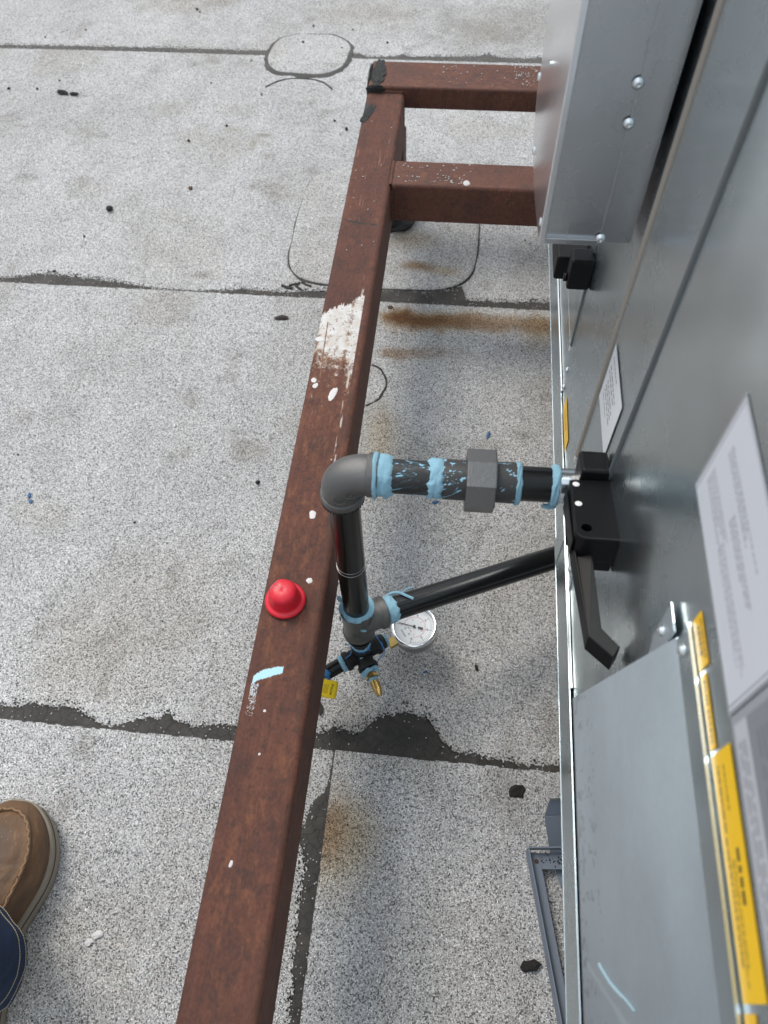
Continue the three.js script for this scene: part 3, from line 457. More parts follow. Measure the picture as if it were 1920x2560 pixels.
// ---------------------------------------------------------------- gas piping
const gas = thing('gas_piping', 'black gas pipe assembly with union, drip tee and pressure gauge beside the beam', 'gas piping');
{
  const R = 0.0167, Y = 0.527, Z = -0.4185, X0 = -0.098, ax = V(1, 0, -0.017).normalize(), O = V(X0, Y, Z);
  const at = (x) => V(x, Y, Z - 0.017 * (x - X0));                     // point on the upper run
  // smears of paste on the first nipple
  const nipTex = dataTex(1024, 256, (u, v) => {
    const a = u * 6.2832, ca = Math.cos(a), sa = Math.sin(a), n = 0.55 * fbm(ca * 5 + 3, sa * 5 + v * 9, 4, 0, 801) + 0.45 * fbm(ca * 16, sa * 16 + v * 26, 3, 0, 803);
    const m = 0.09 * Math.exp(-(v * v) / 0.02) + 0.13 * Math.exp(-(((v - 1) / 0.14) ** 2)) - 0.02; const k = step(0.625, 0.69, n + m), film = step(0.46, 0.60, n + m) * 0.35;
    const g = 0.012 + 0.03 * Math.max(0, fbm(ca * 30, v * 60, 3, 0, 805) - 0.55);
    return [mix(mix(g, 0.06, film), 0.26, k), mix(mix(g, 0.12, film), 0.58, k), mix(mix(g, 0.15, film), 0.76, k)];
  });
  const smear = std({ map: nipTex, roughness: 0.38 });
  put(gas, 'nipple', rod(at(-0.066), at(0.004), R), smear, 'black nipple smeared with blue paste');
  put(gas, 'nipple', rod(at(0.066), at(0.109), R), M.pipe);
  // elbow: quarter bend with banded collars
  const bend = []; for (let i = 0; i <= 16; i++) { const a = i / 16 * Math.PI / 2; bend.push(V(X0 + 0.024 - 0.024 * Math.cos(a), Y - 0.024 + 0.024 * Math.sin(a), Z)); }
  const path = new THREE.CurvePath(); path.add(new THREE.LineCurve3(V(X0, Y - 0.036, Z), bend[0])); 
  const bodyPts = [V(X0, Y - 0.036, Z), ...bend, V(X0 + 0.030, Y, Z - 0.0004)];
  const eb = new THREE.TubeGeometry(new THREE.CatmullRomCurve3(bodyPts, false, 'centripetal'), 64, 0.0203, 40, false);
  const band = (o, d, r, len) => turned([[R, 0], [r - 0.0012, 0], [r, 0.0012], [r, len - 0.0018], [r - 0.0012, len], [r - 0.003, len + 0.001], [R, len + 0.001]], o, d, 48);
  const elbow = put(gas, 'elbow', merge([eb, band(V(X0 + 0.0375, Y, Z - 0.0006), V(-1, 0, 0), 0.0218, 0.011), band(V(X0, Y - 0.0385, Z), V(0, 1, 0), 0.0222, 0.009)]), M.cast, 'grey cast iron elbow');
  // cast marks: a ring and a diamond on the outer shoulder
  const face = V(-0.15, 0.62, 0.77).normalize(), q = new THREE.Quaternion().setFromUnitVectors(V(0, 0, 1), V(-0.1, 0.35, 0.93).normalize()), mc = V(X0 + 0.001, Y - 0.0165, Z + 0.0203);
  const q2 = new THREE.Quaternion().setFromUnitVectors(V(0, 0, 1), V(0.05, 0.5, 0.86).normalize());
  const glyph = (pts, c, qq) => pts.map((l) => tube(l.map(([a, b]) => V(a, b, 0).applyQuaternion(qq).add(c)), 0.00045, 12, 5));
  put(elbow, 'cast_mark', merge([new THREE.TorusGeometry(0.0058, 0.0005, 6, 28).scale(1, 0.85, 1).applyQuaternion(q).translate(mc.x, mc.y, mc.z), ...glyph([[[-0.002, 0.0022], [0.001, 0.0022], [0.0012, 0], [-0.001, -0.0005]], [[-0.0018, -0.002], [0.002, -0.0024]]], mc, q)]), M.cast);
  const dc = V(X0 + 0.0115, Y - 0.006, Z + 0.0204);
  put(elbow, 'cast_mark', merge(glyph([[[-0.0048, 0.003], [0.0042, 0.0034]], [[0.0042, 0.0034], [0.005, -0.0034]], [[0.005, -0.0034], [-0.004, -0.0036]], [[-0.004, -0.0036], [-0.0048, 0.003]], [[-0.001, 0.001], [0.0014, 0.0012], [0.0014, -0.0014], [-0.0012, -0.0014]]], dc, q2)), M.cast);
  // knurled lower lip
  const teeth = []; for (let i = 0; i < 40; i++) { const a = i / 40 * 6.2832; teeth.push(rbox(0.0016, 0.0045, 0.0016, 0.0004, X0 + 0.0215 * Math.cos(a), Y - 0.0405, Z + 0.0215 * Math.sin(a), 1)); }
  put(elbow, 'serrated_lip', merge(teeth), M.castDark);
  // union
  const smearTex = (s, m0, m1) => dataTex(512, 128, (u, v) => { const a = u * 6.2832, ca = Math.cos(a), sa = Math.sin(a), n = 0.5 * fbm(ca * 4 + s, sa * 4 + v * 3, 4, 0, 811) + 0.5 * fbm(ca * 14 + s, sa * 14 + v * 10, 3, 0, 813), k = step(0.63, 0.69, n + mix(m0, m1, v)), g = 0.035 + 0.02 * fbm(ca * 30, sa * 30 + v * 20, 2, 0, 815); return [mix(g, 0.28, k), mix(g, 0.54, k), mix(g, 0.70, k)]; });
  const un = new THREE.Group(); un.name = 'union'; gas.add(un);
  put(un, 'union_sleeve', turned([[R, 0], [0.0188, 0], [0.0194, 0.001], [0.0194, 0.022]], at(0.001), ax, 40), std({ map: smearTex(3, 0.06, -0.02), roughness: 0.5, metalness: 0.2 }));
  put(un, 'union_sleeve', turned([[0.0196, 0], [0.0196, 0.02], [0.019, 0.0212], [R, 0.0212]], at(0.049), ax, 40), std({ map: smearTex(9, -0.03, 0.07), roughness: 0.5, metalness: 0.2 }));
  const os = new THREE.Shape(); for (let i = 0; i < 8; i++) { const a = i / 8 * 6.28319 + Math.PI / 8, q = 0.0292; i ? os.lineTo(q * Math.cos(a), q * Math.sin(a)) : os.moveTo(q * Math.cos(a), q * Math.sin(a)); }
  const oct = new THREE.ExtrudeGeometry(os, { depth: 0.0248, bevelEnabled: true, bevelSize: 0.0013, bevelThickness: 0.0015, bevelSegments: 2 }).translate(0, 0, -0.0124).rotateZ(0.40);
  oct.applyQuaternion(new THREE.Quaternion().setFromUnitVectors(V(0, 0, 1), ax)); { const c = at(0.0362); oct.translate(c.x, c.y, c.z); }
  put(un, 'union_nut', oct, M.cast, 'large eight-sided union nut');
  // paste at the joints
  put(gas, 'thread_paste', pasteRing(at(-0.0645), ax, 0.018, R, 0.0042, 1), M.paste);
  put(gas, 'thread_paste', pasteRing(at(-0.066), ax, 0.005, 0.0205, 0.0024, 2, 0.5), M.paste);
  put(gas, 'thread_paste', pasteRing(at(-0.0135), ax, 0.0155, R, 0.0036, 3, 0.6), M.paste);
  put(gas, 'thread_paste', pasteRing(at(0.0675), ax, 0.0075, 0.0168, 0.0042, 4, 0.35), M.paste);
  put(gas, 'thread_paste', pasteRing(at(0.1015), ax, 0.0085, R, 0.0036, 5, 0.25), M.paste);
  const drip = (x, y, z, a, b, c, s) => lump(a, b, c, s, 0.35, 2).translate(x, y, z);
  put(gas, 'paste_crumbs', merge([drip(-0.0535, Y - 0.017, Z + 0.0105, 0.0028, 0.006, 0.0024, 5), drip(-0.064, Y - 0.016, Z + 0.012, 0.0016, 0.007, 0.002, 6), drip(0.103, Y - 0.018, Z + 0.009, 0.007, 0.0022, 0.003, 7), drip(0.044, Y + 0.012, Z - 0.026, 0.006, 0.0022, 0.0026, 8)]), M.paste, null, 'stuff');
  // bright male threads going into the cabinet
  const th = [[0, 0]]; for (let i = 0; i < 9; i++) { th.push([R - 0.0012, i * 0.0023], [R + 0.0006, i * 0.0023 + 0.00115]); } th.push([R - 0.0012, 0.0207], [R - 0.001, 0.05], [0, 0.05]);
  put(gas, 'pipe_thread', turned(th, at(0.1085), ax), M.thread, 'bright zinc male thread entering the cabinet');
  // drop pipe
  const drop = put(gas, 'drop_pipe', rod(V(X0, 0.215, Z), V(X0, Y - 0.034, Z), R, 48), M.pipe);
  for (const [y, a] of [[0.345, 0.00035], [0.352, 0.00025]]) put(drop, 'cut_groove', new THREE.TorusGeometry(R + 0.0001, a, 6, 60).rotateX(Math.PI / 2).translate(X0, y, Z), M.steelDull);
  // tee
  const tc = V(X0, 0.192, Z), bd = V(0.199, -0.032, -0.106).normalize();
  const run = turned([[R, -0.038], [0.0208, -0.0385], [0.0222, -0.037], [0.0222, -0.030], [0.0208, -0.0285], [0.0203, -0.02], [0.0203, 0.02], [0.0208, 0.0285], [0.0222, 0.030], [0.0222, 0.037], [0.0208, 0.0385], [R, 0.038]], tc, V(0, 1, 0), 48);
  const br = turned([[0, 0], [0.0203, 0.004], [0.0203, 0.028], [0.0208, 0.0295], [0.0226, 0.031], [0.0226, 0.0375], [0.021, 0.039], [R, 0.0388]], tc, bd, 48);
  const tee = put(gas, 'tee', merge([run, br]), M.cast, 'cast iron tee at the foot of the drop pipe');
  const tq = new THREE.Quaternion().setFromUnitVectors(V(0, 0, 1), V(-0.05, 0.1, 1).normalize()), tm = V(X0 + 0.001, 0.19, Z + 0.0206);
  put(tee, 'cast_mark', merge([new THREE.TorusGeometry(0.0052, 0.0005, 6, 28).scale(1, 0.8, 1).applyQuaternion(tq).translate(tm.x, tm.y, tm.z), ...glyph([[[-0.006, -0.009], [0, -0.006], [0.006, -0.010]], [[-0.005, -0.0115], [0.004, -0.0065]]], tm, tq)]), M.cast);
  put(gas, 'thread_paste', pasteRing(V(X0, 0.2255, Z), V(0, 1, 0), 0.0085, R, 0.0058, 7, 0.3), M.paste);
  put(gas, 'thread_paste', pasteRing(tc.clone().addScaledVector(bd, 0.0375), bd, 0.017, R, 0.0030, 8, 0.4), M.paste);
  // branch pipe with faint mill print
  const a0 = tc.clone().addScaledVector(bd, 0.03), a1 = tc.clone().addScaledVector(bd, 0.56);
  const prTex = canvasTex(1024, 2048, (g, w, h) => {
    g.fillStyle = '#191a1b'; g.fillRect(0, 0, w, h);
    g.strokeStyle = 'rgba(90,92,95,0.5)'; for (let i = 0; i < 60; i++) { g.lineWidth = rr(0.5, 2); const x = rnd() * w, y = rnd() * h; g.beginPath(); g.moveTo(x, y); g.lineTo(x + rr(-6, 6), y + rr(20, 240)); g.stroke(); }
    g.save(); g.translate(w * 0.29, h * 0.55); g.rotate(-Math.PI / 2); g.fillStyle = 'rgba(165,165,165,0.75)'; g.font = 'bold 62px sans-serif'; g.scale(0.62, 1.6); g.fillText('ASTM', -70, 0); g.fillText('A53', 250, 0); g.restore();
    for (let i = 0; i < 240; i++) { g.fillStyle = `rgba(150,175,190,${rr(0.1, 0.5)})`; const t = rnd(); g.fillRect(w * 0.33 + rr(-60, 60), h * (0.9 - 0.1 * t) + rr(-25, 25), rr(2, 14), rr(2, 10)); }
  });
  put(gas, 'branch_pipe', rod(a0, a1, R, 48), std({ map: prTex, roughness: 0.26 }), 'long glossy black pipe running under the cabinet');
  // torn ribbons of paste
  const ribbon = (pts, r) => { const g = tube(pts, r, 30, 6); return g; };
  const pb = (t, up, side) => tc.clone().addScaledVector(bd, t).add(V(0, up, 0)).addScaledVector(V(-bd.z, 0, bd.x), side);
  put(gas, 'paste_ribbon', merge([ribbon([pb(0.047, 0.008, -0.016), pb(0.056, 0.013, -0.017), pb(0.066, 0.0155, -0.013), pb(0.073, 0.0185, -0.004), pb(0.080, 0.018, 0.003)], 0.0021), ribbon([pb(0.067, 0.0135, -0.012), pb(0.078, 0.0115, -0.0165), pb(0.088, 0.009, -0.018)], 0.0012)]), M.paste);
  put(gas, 'paste_crumbs', merge([lump(0.004, 0.0012, 0.0018, 4, 0.4).translate(X0 + 0.011, 0.203, Z + 0.0195), lump(0.003, 0.008, 0.0016, 5, 0.4).translate(X0 - 0.0195, 0.26, Z + 0.004), lump(0.0016, 0.006, 0.0016, 6, 0.4).translate(X0 - 0.022, 0.205, Z + 0.006)]), M.paste, null, 'stuff');
  // small cross under the tee
  const cc = V(X0 + 0.001, 0.088, Z + 0.004), d1 = V(0.0863, 0, -0.064).normalize(), d2 = V(0.064, 0, 0.0863).normalize().lerp(V(0.03, 0, 0.06).normalize(), 0.8).normalize(), r2 = 0.0122;
  const arm = (d, L) => turned([[0, 0], [r2, 0.002], [r2, L - 0.0085], [r2 + 0.0024, L - 0.0065], [r2 + 0.0026, L - 0.001], [r2 + 0.0014, L], [0.0095, L]], cc, d, 36);
  put(gas, 'cross_fitting', merge([arm(d1, 0.028), arm(d1.clone().negate(), 0.028), arm(d2, 0.027), arm(V(0, 1, 0), 0.028), arm(V(0, -1, 0), 0.012)]), M.castDark, 'small black cast cross fitting below the tee');
  put(gas, 'bushing', merge([turned([[0.0102, 0.02], [0.0135, 0.048], [0.0150, 0.05], [0.0152, 0.058], [0.018, 0.064], [0.020, 0.070]], cc, V(0, 1, 0), 36)]), M.castDark);
  put(gas, 'thread_paste', pasteRing(cc.clone().add(V(0, 0.029, 0)), V(0, 1, 0), 0.010, 0.0112, 0.0028, 9, 0.9), M.pasteDark);
  put(gas, 'thread_paste', pasteRing(cc.clone().add(V(0, 0.036, 0)), V(0, 1, 0), 0.005, 0.0122, 0.002, 19, 0.9), M.paste);
  const ln = d1.clone().negate();
  put(gas, 'nipple', rod(cc.clone().addScaledVector(ln, 0.022), cc.clone().addScaledVector(ln, 0.105), 0.0105), M.pipe);
  put(gas, 'thread_paste', pasteRing(cc.clone().addScaledVector(ln, 0.0285), ln, 0.0075, 0.0105, 0.0022, 10, 0.4), M.paste);
  put(gas, 'thread_paste', pasteRing(cc.clone().addScaledVector(ln, 0.056), ln, 0.008, 0.0105, 0.002, 11, 0.8), M.pasteDark);
  // drip cap on top arm: hex bushing towards the gauge
  put(gas, 'bushing', merge([rod(cc.clone().addScaledVector(d1, 0.026), cc.clone().addScaledVector(d1, 0.0375), 0.0112, 6)]), M.castDark);
  put(gas, 'thread_paste', pasteRing(cc.clone().addScaledVector(d1, 0.0265), d1, 0.004, 0.0125, 0.0015, 12, 0.9), M.pasteDark);
  put(gas, 'thread_paste', pasteRing(cc.clone().addScaledVector(d1, 0.0365), d1, 0.006, 0.0066, 0.0022, 13, 0.4), M.paste);
  // brass flare fitting
  const f0 = cc.clone().addScaledVector(d2, 0.0265);
  const hexG = (o, d, r, L, tw = 0) => { const g = new THREE.CylinderGeometry(r, r, L, 6, 1).toNonIndexed(); g.computeVertexNormals(); g.rotateY(tw).translate(0, L / 2, 0).applyQuaternion(new THREE.Quaternion().setFromUnitVectors(V(0, 1, 0), d)); return g.translate(o.x, o.y, o.z); };
  const fl = [[0, 0], [0.0056, 0], [0.0056, 0.0065]]; for (let i = 0; i < 8; i++) fl.push([0.0066, 0.0068 + i * 0.0017], [0.0056, 0.0068 + i * 0.0017 + 0.0008]); fl.push([0.0058, 0.0205], [0.0042, 0.0265], [0.0030, 0.0268], [0.0028, 0.022], [0, 0.022]);
  put(gas, 'flare_fitting', merge([hexG(f0.clone().addScaledVector(d2, 0.006), d2, 0.0098, 0.0085, 0.3), turned(fl, f0.clone().addScaledVector(d2, 0.0145), d2, 32)]), M.brass, 'brass flare fitting pointing to the viewer');
  put(gas, 'thread_paste', pasteRing(f0, d2, 0.008, 0.0092, 0.0042, 14, 0.9), M.paste);
  put(gas, 'thread_paste', pasteRing(f0.clone().addScaledVector(d2, 0.0145), d2, 0.005, 0.0058, 0.0012, 15, 0.3), M.paste);
  // stringy blue paste
  const strand = (p, n) => { const pts = [p.clone()]; let d = V(rr(-1, 1), rr(-0.3, 0.5), rr(-1, 1)).normalize(); for (let i = 0; i < n; i++) { d.add(V(rr(-0.7, 0.7), rr(-0.6, 0.3), rr(-0.7, 0.7))).normalize(); pts.push(pts[pts.length - 1].clone().addScaledVector(d, 0.0055)); } return tube(pts, rr(0.0005, 0.0010), 18, 5); };
  const strands = []; for (const [o, n] of [[f0.clone().addScaledVector(d2, 0.003).add(V(0.008, 0.008, 0)), 7], [cc.clone().add(V(-0.011, 0.04, 0.006)), 8], [cc.clone().addScaledVector(d1, 0.03).add(V(0.006, 0, 0.01)), 6], [cc.clone().addScaledVector(ln, 0.055).add(V(0, 0, 0.009)), 5]]) for (let i = 0; i < n - 4; i++) strands.push(strand(o.clone().add(V(rr(-0.004, 0.004), rr(-0.003, 0.004), rr(-0.004, 0.004))), 3 + (i % 3)));
  put(gas, 'paste_strings', merge(strands), M.pasteDark, null, 'stuff');
  put(gas, 'paste_strings', merge([strand(cc.clone().add(V(-0.012, 0.042, 0.004)), 4), strand(f0.clone().add(V(0.006, 0.009, 0.004)), 3), strand(f0.clone().add(V(0.002, 0.010, 0.006)), 3), lump(0.003, 0.001, 0.0012, 4).rotateY(0.6).translate(cc.x + 0.002, cc.y + 0.012, cc.z + 0.012)]), M.paste, null, 'stuff');
  // pressure gauge lying face up
  const gc = V(-0.0245, 0.066, -0.4675), gd = cc.clone().sub(gc).setY(0).normalize();
  const gauge = new THREE.Group(); gauge.name = 'pressure_gauge'; gas.add(gauge); gauge.userData.label = 'round chrome pressure gauge with white dial';
  gauge.position.copy(gc); gauge.rotation.order = 'YXZ'; gauge.rotation.y = Math.atan2(gd.x, gd.z); gauge.rotation.x = 0.05; gauge.rotation.z = 0.03;   // local +z points to the socket
  put(gauge, 'gauge_case', turned([[0, -0.014], [0.030, -0.014], [0.0325, -0.012], [0.033, 0.008], [0.0325, 0.0105]], V(0, 0, 0), V(0, 1, 0), 64), M.steelDull);
  put(gauge, 'bezel', turned([[0.0335, 0.006], [0.0347, 0.0085], [0.0348, 0.0125], [0.0338, 0.0150], [0.0318, 0.0160], [0.0298, 0.0152], [0.0292, 0.013]], V(0, 0, 0), V(0, 1, 0), 72), M.chrome);
  const dial = canvasTex(512, 512, (g, w) => {
    g.fillStyle = '#eceff1'; g.fillRect(0, 0, w, w); g.translate(w / 2, w / 2);
    const pol = (a, r) => [r * Math.sin(a), -r * Math.cos(a)];
    const a0 = -2.356, a1 = 2.356;
    for (let i = 0; i <= 60; i++) { const a = mix(a0, a1, i / 60), big = i % 10 === 0, [x0, y0] = pol(a, 226), [x1, y1] = pol(a, big ? 192 : i % 2 ? 212 : 204); g.strokeStyle = '#16181a'; g.lineWidth = big ? 6 : 3; g.beginPath(); g.moveTo(x0, y0); g.lineTo(x1, y1); g.stroke(); }
    g.fillStyle = '#1a1c1e'; g.font = 'bold 34px sans-serif'; g.textAlign = 'center'; g.textBaseline = 'middle';
    for (let i = 0; i <= 6; i++) { const [x, y] = pol(mix(a0, a1, i / 6), 168); g.fillText(String(i * 5), x, y); }
    g.strokeStyle = '#c22f38'; g.lineWidth = 3; g.beginPath(); g.arc(0, 0, 142, a0 - Math.PI / 2, a1 - Math.PI / 2); g.stroke();
    for (let i = 0; i <= 40; i++) { const a = mix(a0, a1, i / 41.4), [x0, y0] = pol(a, 142), [x1, y1] = pol(a, i % 10 ? 132 : 122); g.beginPath(); g.moveTo(x0, y0); g.lineTo(x1, y1); g.stroke(); }
    g.fillStyle = '#c22f38'; g.font = 'bold 26px sans-serif'; ['0', '.5', '1', '1.5', '2'].forEach((s, i) => { const [x, y] = pol(mix(a0, a1, i / 4.14), 102); g.fillText(s, x, y); });
    g.fillText('bar', 26, 66); g.fillStyle = '#222'; g.fillText('psi', -24, 66);
    g.strokeStyle = '#445'; g.lineWidth = 3; for (const x of [-46, 46]) { g.beginPath(); g.arc(x, 106, 15, 0, 6.3); g.stroke(); g.fillStyle = '#667'; g.beginPath(); g.arc(x, 106, 7, 0, 6.3); g.fill(); }
    g.fillStyle = '#30353a'; g.font = 'bold 30px sans-serif'; g.fillText('PSI/BAR', 0, 162);
  });
  const dg = new THREE.CircleGeometry(0.0298, 64).rotateX(-Math.PI / 2).translate(0, 0.0095, 0);
  put(gauge, 'dial_face', dg, std({ map: dial, roughness: 0.5 }));
  const na = -2.356 + 0.05, ndl = merge([rbox(0.0012, 0.0006, 0.026, 0.0002, 0, 0, -0.011, 1), rbox(0.0034, 0.0006, 0.008, 0.0003, 0, 0, 0.0095, 1), turned([[0, -0.001], [0.0022, -0.001], [0.0022, 0.001], [0.0015, 0.0016], [0, 0.0016]], V(0, 0, 0), V(0, 1, 0), 20)]).rotateY(-na).translate(0, 0.0112, 0);
  put(gauge, 'needle', ndl, M.needle);
  put(gauge, 'glass', new THREE.CircleGeometry(0.0296, 64).rotateX(-Math.PI / 2).translate(0, 0.0138, 0), M.glass);
  const sock = new THREE.CylinderGeometry(0.0078, 0.0078, 0.013, 6).toNonIndexed(); sock.computeVertexNormals();
  put(gauge, 'brass_socket', merge([sock.clone().rotateX(Math.PI / 2).translate(0, 0, 0.0385), turned([[0, 0], [0.006, 0], [0.006, 0.012], [0, 0.012]], V(0, 0, 0.031), V(0, 0, 1), 20)]), M.brass);
  // yellow plastic valve handle
  const tagTex = canvasTex(256, 320, (g, w, h) => { g.fillStyle = '#f2cf12'; g.fillRect(0, 0, w, h); for (let i = 0; i < 300; i++) { g.fillStyle = `rgba(150,110,0,${rr(0.02, 0.1)})`; g.fillRect(rnd() * w, rnd() * h, 3, 3); } g.save(); g.translate(w * 0.70, h * 0.38); g.rotate(Math.PI / 2); g.fillStyle = '#141414'; g.font = 'italic bold 54px sans-serif'; g.fillText('ProLine', -55, 12); g.restore(); g.fillStyle = 'rgba(40,30,0,0.75)'; for (let c = 0; c < 4; c++) for (let i = 0; i < 6; i++) g.fillRect(w * (0.28 + c * 0.07), h * (0.3 + i * 0.085), 8, h * 0.06); });
  const hg = uvPlane(rbox(0.026, 0.009, 0.025, 0.004, 0, 0, 0, 3), 0, 2, 1); { const u = hg.attributes.uv; for (let i = 0; i < u.count; i++) u.setXY(i, u.getX(i) / 0.026 + 0.5, 0.5 - u.getY(i) / 0.025); }
  const h = put(gas, 'valve_handle', hg, std({ map: tagTex, roughness: 0.45 }), 'yellow plastic valve handle peeking out from under the beam'); h.position.set(-0.1365, 0.10, -0.3525); h.rotation.set(0.15, -0.08, 0.05);
  put(gas, 'valve_body', merge([turned([[0, 0], [0.014, 0], [0.016, 0.006], [0.016, 0.026], [0.014, 0.032], [0, 0.032]], cc.clone().addScaledVector(ln, 0.072), ln, 24), rod(cc.clone().addScaledVector(ln, 0.088), V(cc.x + ln.x * 0.088, 0.064, cc.z + ln.z * 0.088), 0.005), rbox(0.03, 0.004, 0.016, 0.001, -0.154, 0.098, -0.360)]), M.steelDull);
}

// ---------------------------------------------------------------- rooftop unit
const unit = thing('rooftop_unit', 'grey galvanised rooftop air handling cabinet standing on the steel frame', 'rooftop unit');
{
  const XF = 0.149, ZF = -1.54, ZN = 1.1, TOP = 1.55, XB = 1.25;
  const bx = (x0, x1, y0, y1, z0, z1, r = 0.0008) => rbox(x1 - x0, y1 - y0, z1 - z0, r, (x0 + x1) / 2, (y0 + y1) / 2, (z0 + z1) / 2, 1);
  const part = (n, geo, mat, label) => put(unit, n, uvBox(geo, 0.5), mat, label);
  part('cabinet_core', bx(XF + 0.012, XB, 0.362, TOP, ZF + 0.004, ZN), M.galv);
  part('base_pan', bx(0.150, XB - 0.03, 0.3002, 0.3605, ZF + 0.06, ZN - 0.02), M.dark);
  part('roof_lid', bx(XF - 0.02, XB + 0.02, TOP + 0.001, TOP + 0.04, ZF - 0.02, ZN + 0.02), M.galv);
  // bottom rail in two lengths: upright web with a small lip at its foot
  const rail = (z0, z1, dx) => { const m = put(unit, 'base_rail', uvBox(bx(0.1458 + dx, 0.1476 + dx, 0.3026, 0.3608, z0, z1, 0.0005), 0.5), M.galv); put(m, 'bottom_lip', uvBox(bx(0.1453 + dx, 0.1476 + dx, 0.3004, 0.3025, z0, z1, 0.0003), 0.5), M.galv); };
  rail(-1.508, -0.5005, 0.0008); rail(-0.499, ZN, -0.0004);
  // gusset at the joint of the rails
  { const s = new THREE.Shape([new THREE.Vector2(-0.500, 0.304), new THREE.Vector2(-0.462, 0.304), new THREE.Vector2(-0.464, 0.358)]); const g = new THREE.ExtrudeGeometry(s, { depth: 0.001, bevelEnabled: false }); g.rotateY(-Math.PI / 2).translate(0.1452, 0, 0); put(unit, 'gusset', uvBox(g, 0.5), M.galv); }
  // hemmed lower edge of the wall skirt
  part('hem_strip', bx(0.1466, 0.1488, 0.3612, 0.3645, ZF + 0.02, -0.69), M.brightEdge);
  part('hem_strip', bx(0.1466, 0.1488, 0.3612, 0.3645, -0.455, -0.285), M.brightEdge);
  part('skirt_panel', bx(XF + 0.0004, XF + 0.0115, 0.3612, 0.4199, ZF, ZN, 0.0003), M.galv);
  // doors and posts above the skirt
  const doors = [[-0.4085, ZN, 0], [-0.529, -0.4145, 0.0006], [-0.704, -0.535, 0], [ZF, -0.7105, 0.0006]];
  doors.forEach(([z0, z1, o]) => part('wall_panel', bx(XF + o, XF + 0.0115, 0.4205, TOP - 0.0005, z0, z1, 0.0004), M.galv));
  const gasket = (z, y0, r, m) => put(unit, 'door_gasket', merge([new THREE.CapsuleGeometry(r, TOP - 0.02 - y0, 4, 12).translate(XF + 0.0005, (TOP - 0.02 + y0) / 2, z)]), m);
  gasket(-0.532, 0.434, 0.0031, M.rubberBeige); gasket(-0.4115, 0.434, 0.0032, M.rubberGrey); gasket(-0.7073, 0.430, 0.0027, M.rubberGrey);
  put(unit, 'gasket_tip', rbox(0.004, 0.010, 0.004, 0.001, XF - 0.0002, 0.428, -0.532), M.whitePlastic);
  put(unit, 'gasket_tip', rbox(0.004, 0.010, 0.003, 0.001, XF - 0.0002, 0.425, -0.7073), M.whitePlastic);
  // fasteners
  const headX = (x, y, z, r = 0.0036) => { const g = turned([[0, 0], [r * 1.25, 0], [r * 1.3, 0.0006], [r, 0.001], [r * 0.95, 0.0022], [r * 0.6, 0.0030], [r * 0.22, 0.0032], [r * 0.18, 0.002], [0, 0.002]], V(x, y, z), V(-1, 0, 0), 20); return g; };
  for (const [y, z] of [[0.399, -0.694], [0.374, -0.688], [0.376, -0.417]]) put(unit, 'screw', headX(XF, y, z), M.zincScrew);
  { const s = new THREE.Shape([new THREE.Vector2(-0.436, 0.362), new THREE.Vector2(-0.396, 0.362), new THREE.Vector2(-0.409, 0.392), new THREE.Vector2(-0.433, 0.392)]); const g = new THREE.ExtrudeGeometry(s, { depth: 0.0014, bevelEnabled: false }); g.rotateY(-Math.PI / 2).translate(XF, 0, 0); put(unit, 'corner_bracket', uvBox(g, 0.5), M.galv); }

  // ---- combustion hood, lower right
  const hood = new THREE.Group(); hood.name = 'rain_hood'; hood.userData.label = 'pale sloping sheet metal rain hood with screwed flange'; unit.add(hood);
  const HZ0 = -0.2, HZ1 = 0.36, XO = 0.1083, YO = 0.570, XI = 0.1475, YI = 0.690;
  const slab = (pts, z0, z1) => { const s = new THREE.Shape(pts.map(([x, y]) => new THREE.Vector2(x, y))); return new THREE.ExtrudeGeometry(s, { depth: z1 - z0, bevelEnabled: false }).translate(0, 0, z0); };
  const th = 0.0012;
  const sm1 = (pts, z0, z1) => uvBox(slab(pts, z0, z1), 0.5);
  const scuffTex = dataTex(1024, 512, (u, v) => { // u along z, v up the slope
    const z = mix(HZ0, HZ1, u), n = fbm(z * 16, v * 5, 4, 0, 901), d = fbm(z * 260, v * 60, 3, 0, 903); let a = 0.86 + 0.18 * (n - 0.5) + 0.05 * (d - 0.5);
    if (v < 0.2 && d > 0.62 - 0.1 * (0.2 - v) && vn(z * 120, v * 8, 0, 905) > 0.5) a *= 0.78;
    let c = [a, a, a]; const px = (v - 0.13) / 0.32, cz = -0.022 + 0.03 * px, w = 0.0014 + 0.0018 * clamp(px) + 0.001 * (vn(v * 60, 2) - 0.5);
    if (px > -0.25 && px < 1 && Math.abs(z - cz) < w * (0.6 + fbm(v * 90, z * 90, 2))) c = [1.0, 1.0, 1.0]; return c;
  });
  { const g = slab([[XO, YO], [XO + th, YO], [XI + th, YI], [XI, YI]], HZ0, HZ1), p = g.attributes.position, u = new Float32Array(p.count * 2); for (let i = 0; i < p.count; i++) { u[i * 2] = (p.getZ(i) - HZ0) / (HZ1 - HZ0); u[i * 2 + 1] = (p.getY(i) - YO) / (YI - YO); } g.setAttribute('uv', new THREE.BufferAttribute(u, 2)); const m = M.galvHood.clone(); m.map = scuffTex; m.roughnessMap = null; m.roughness = 0.46; put(hood, 'sloping_plate', g, m); }
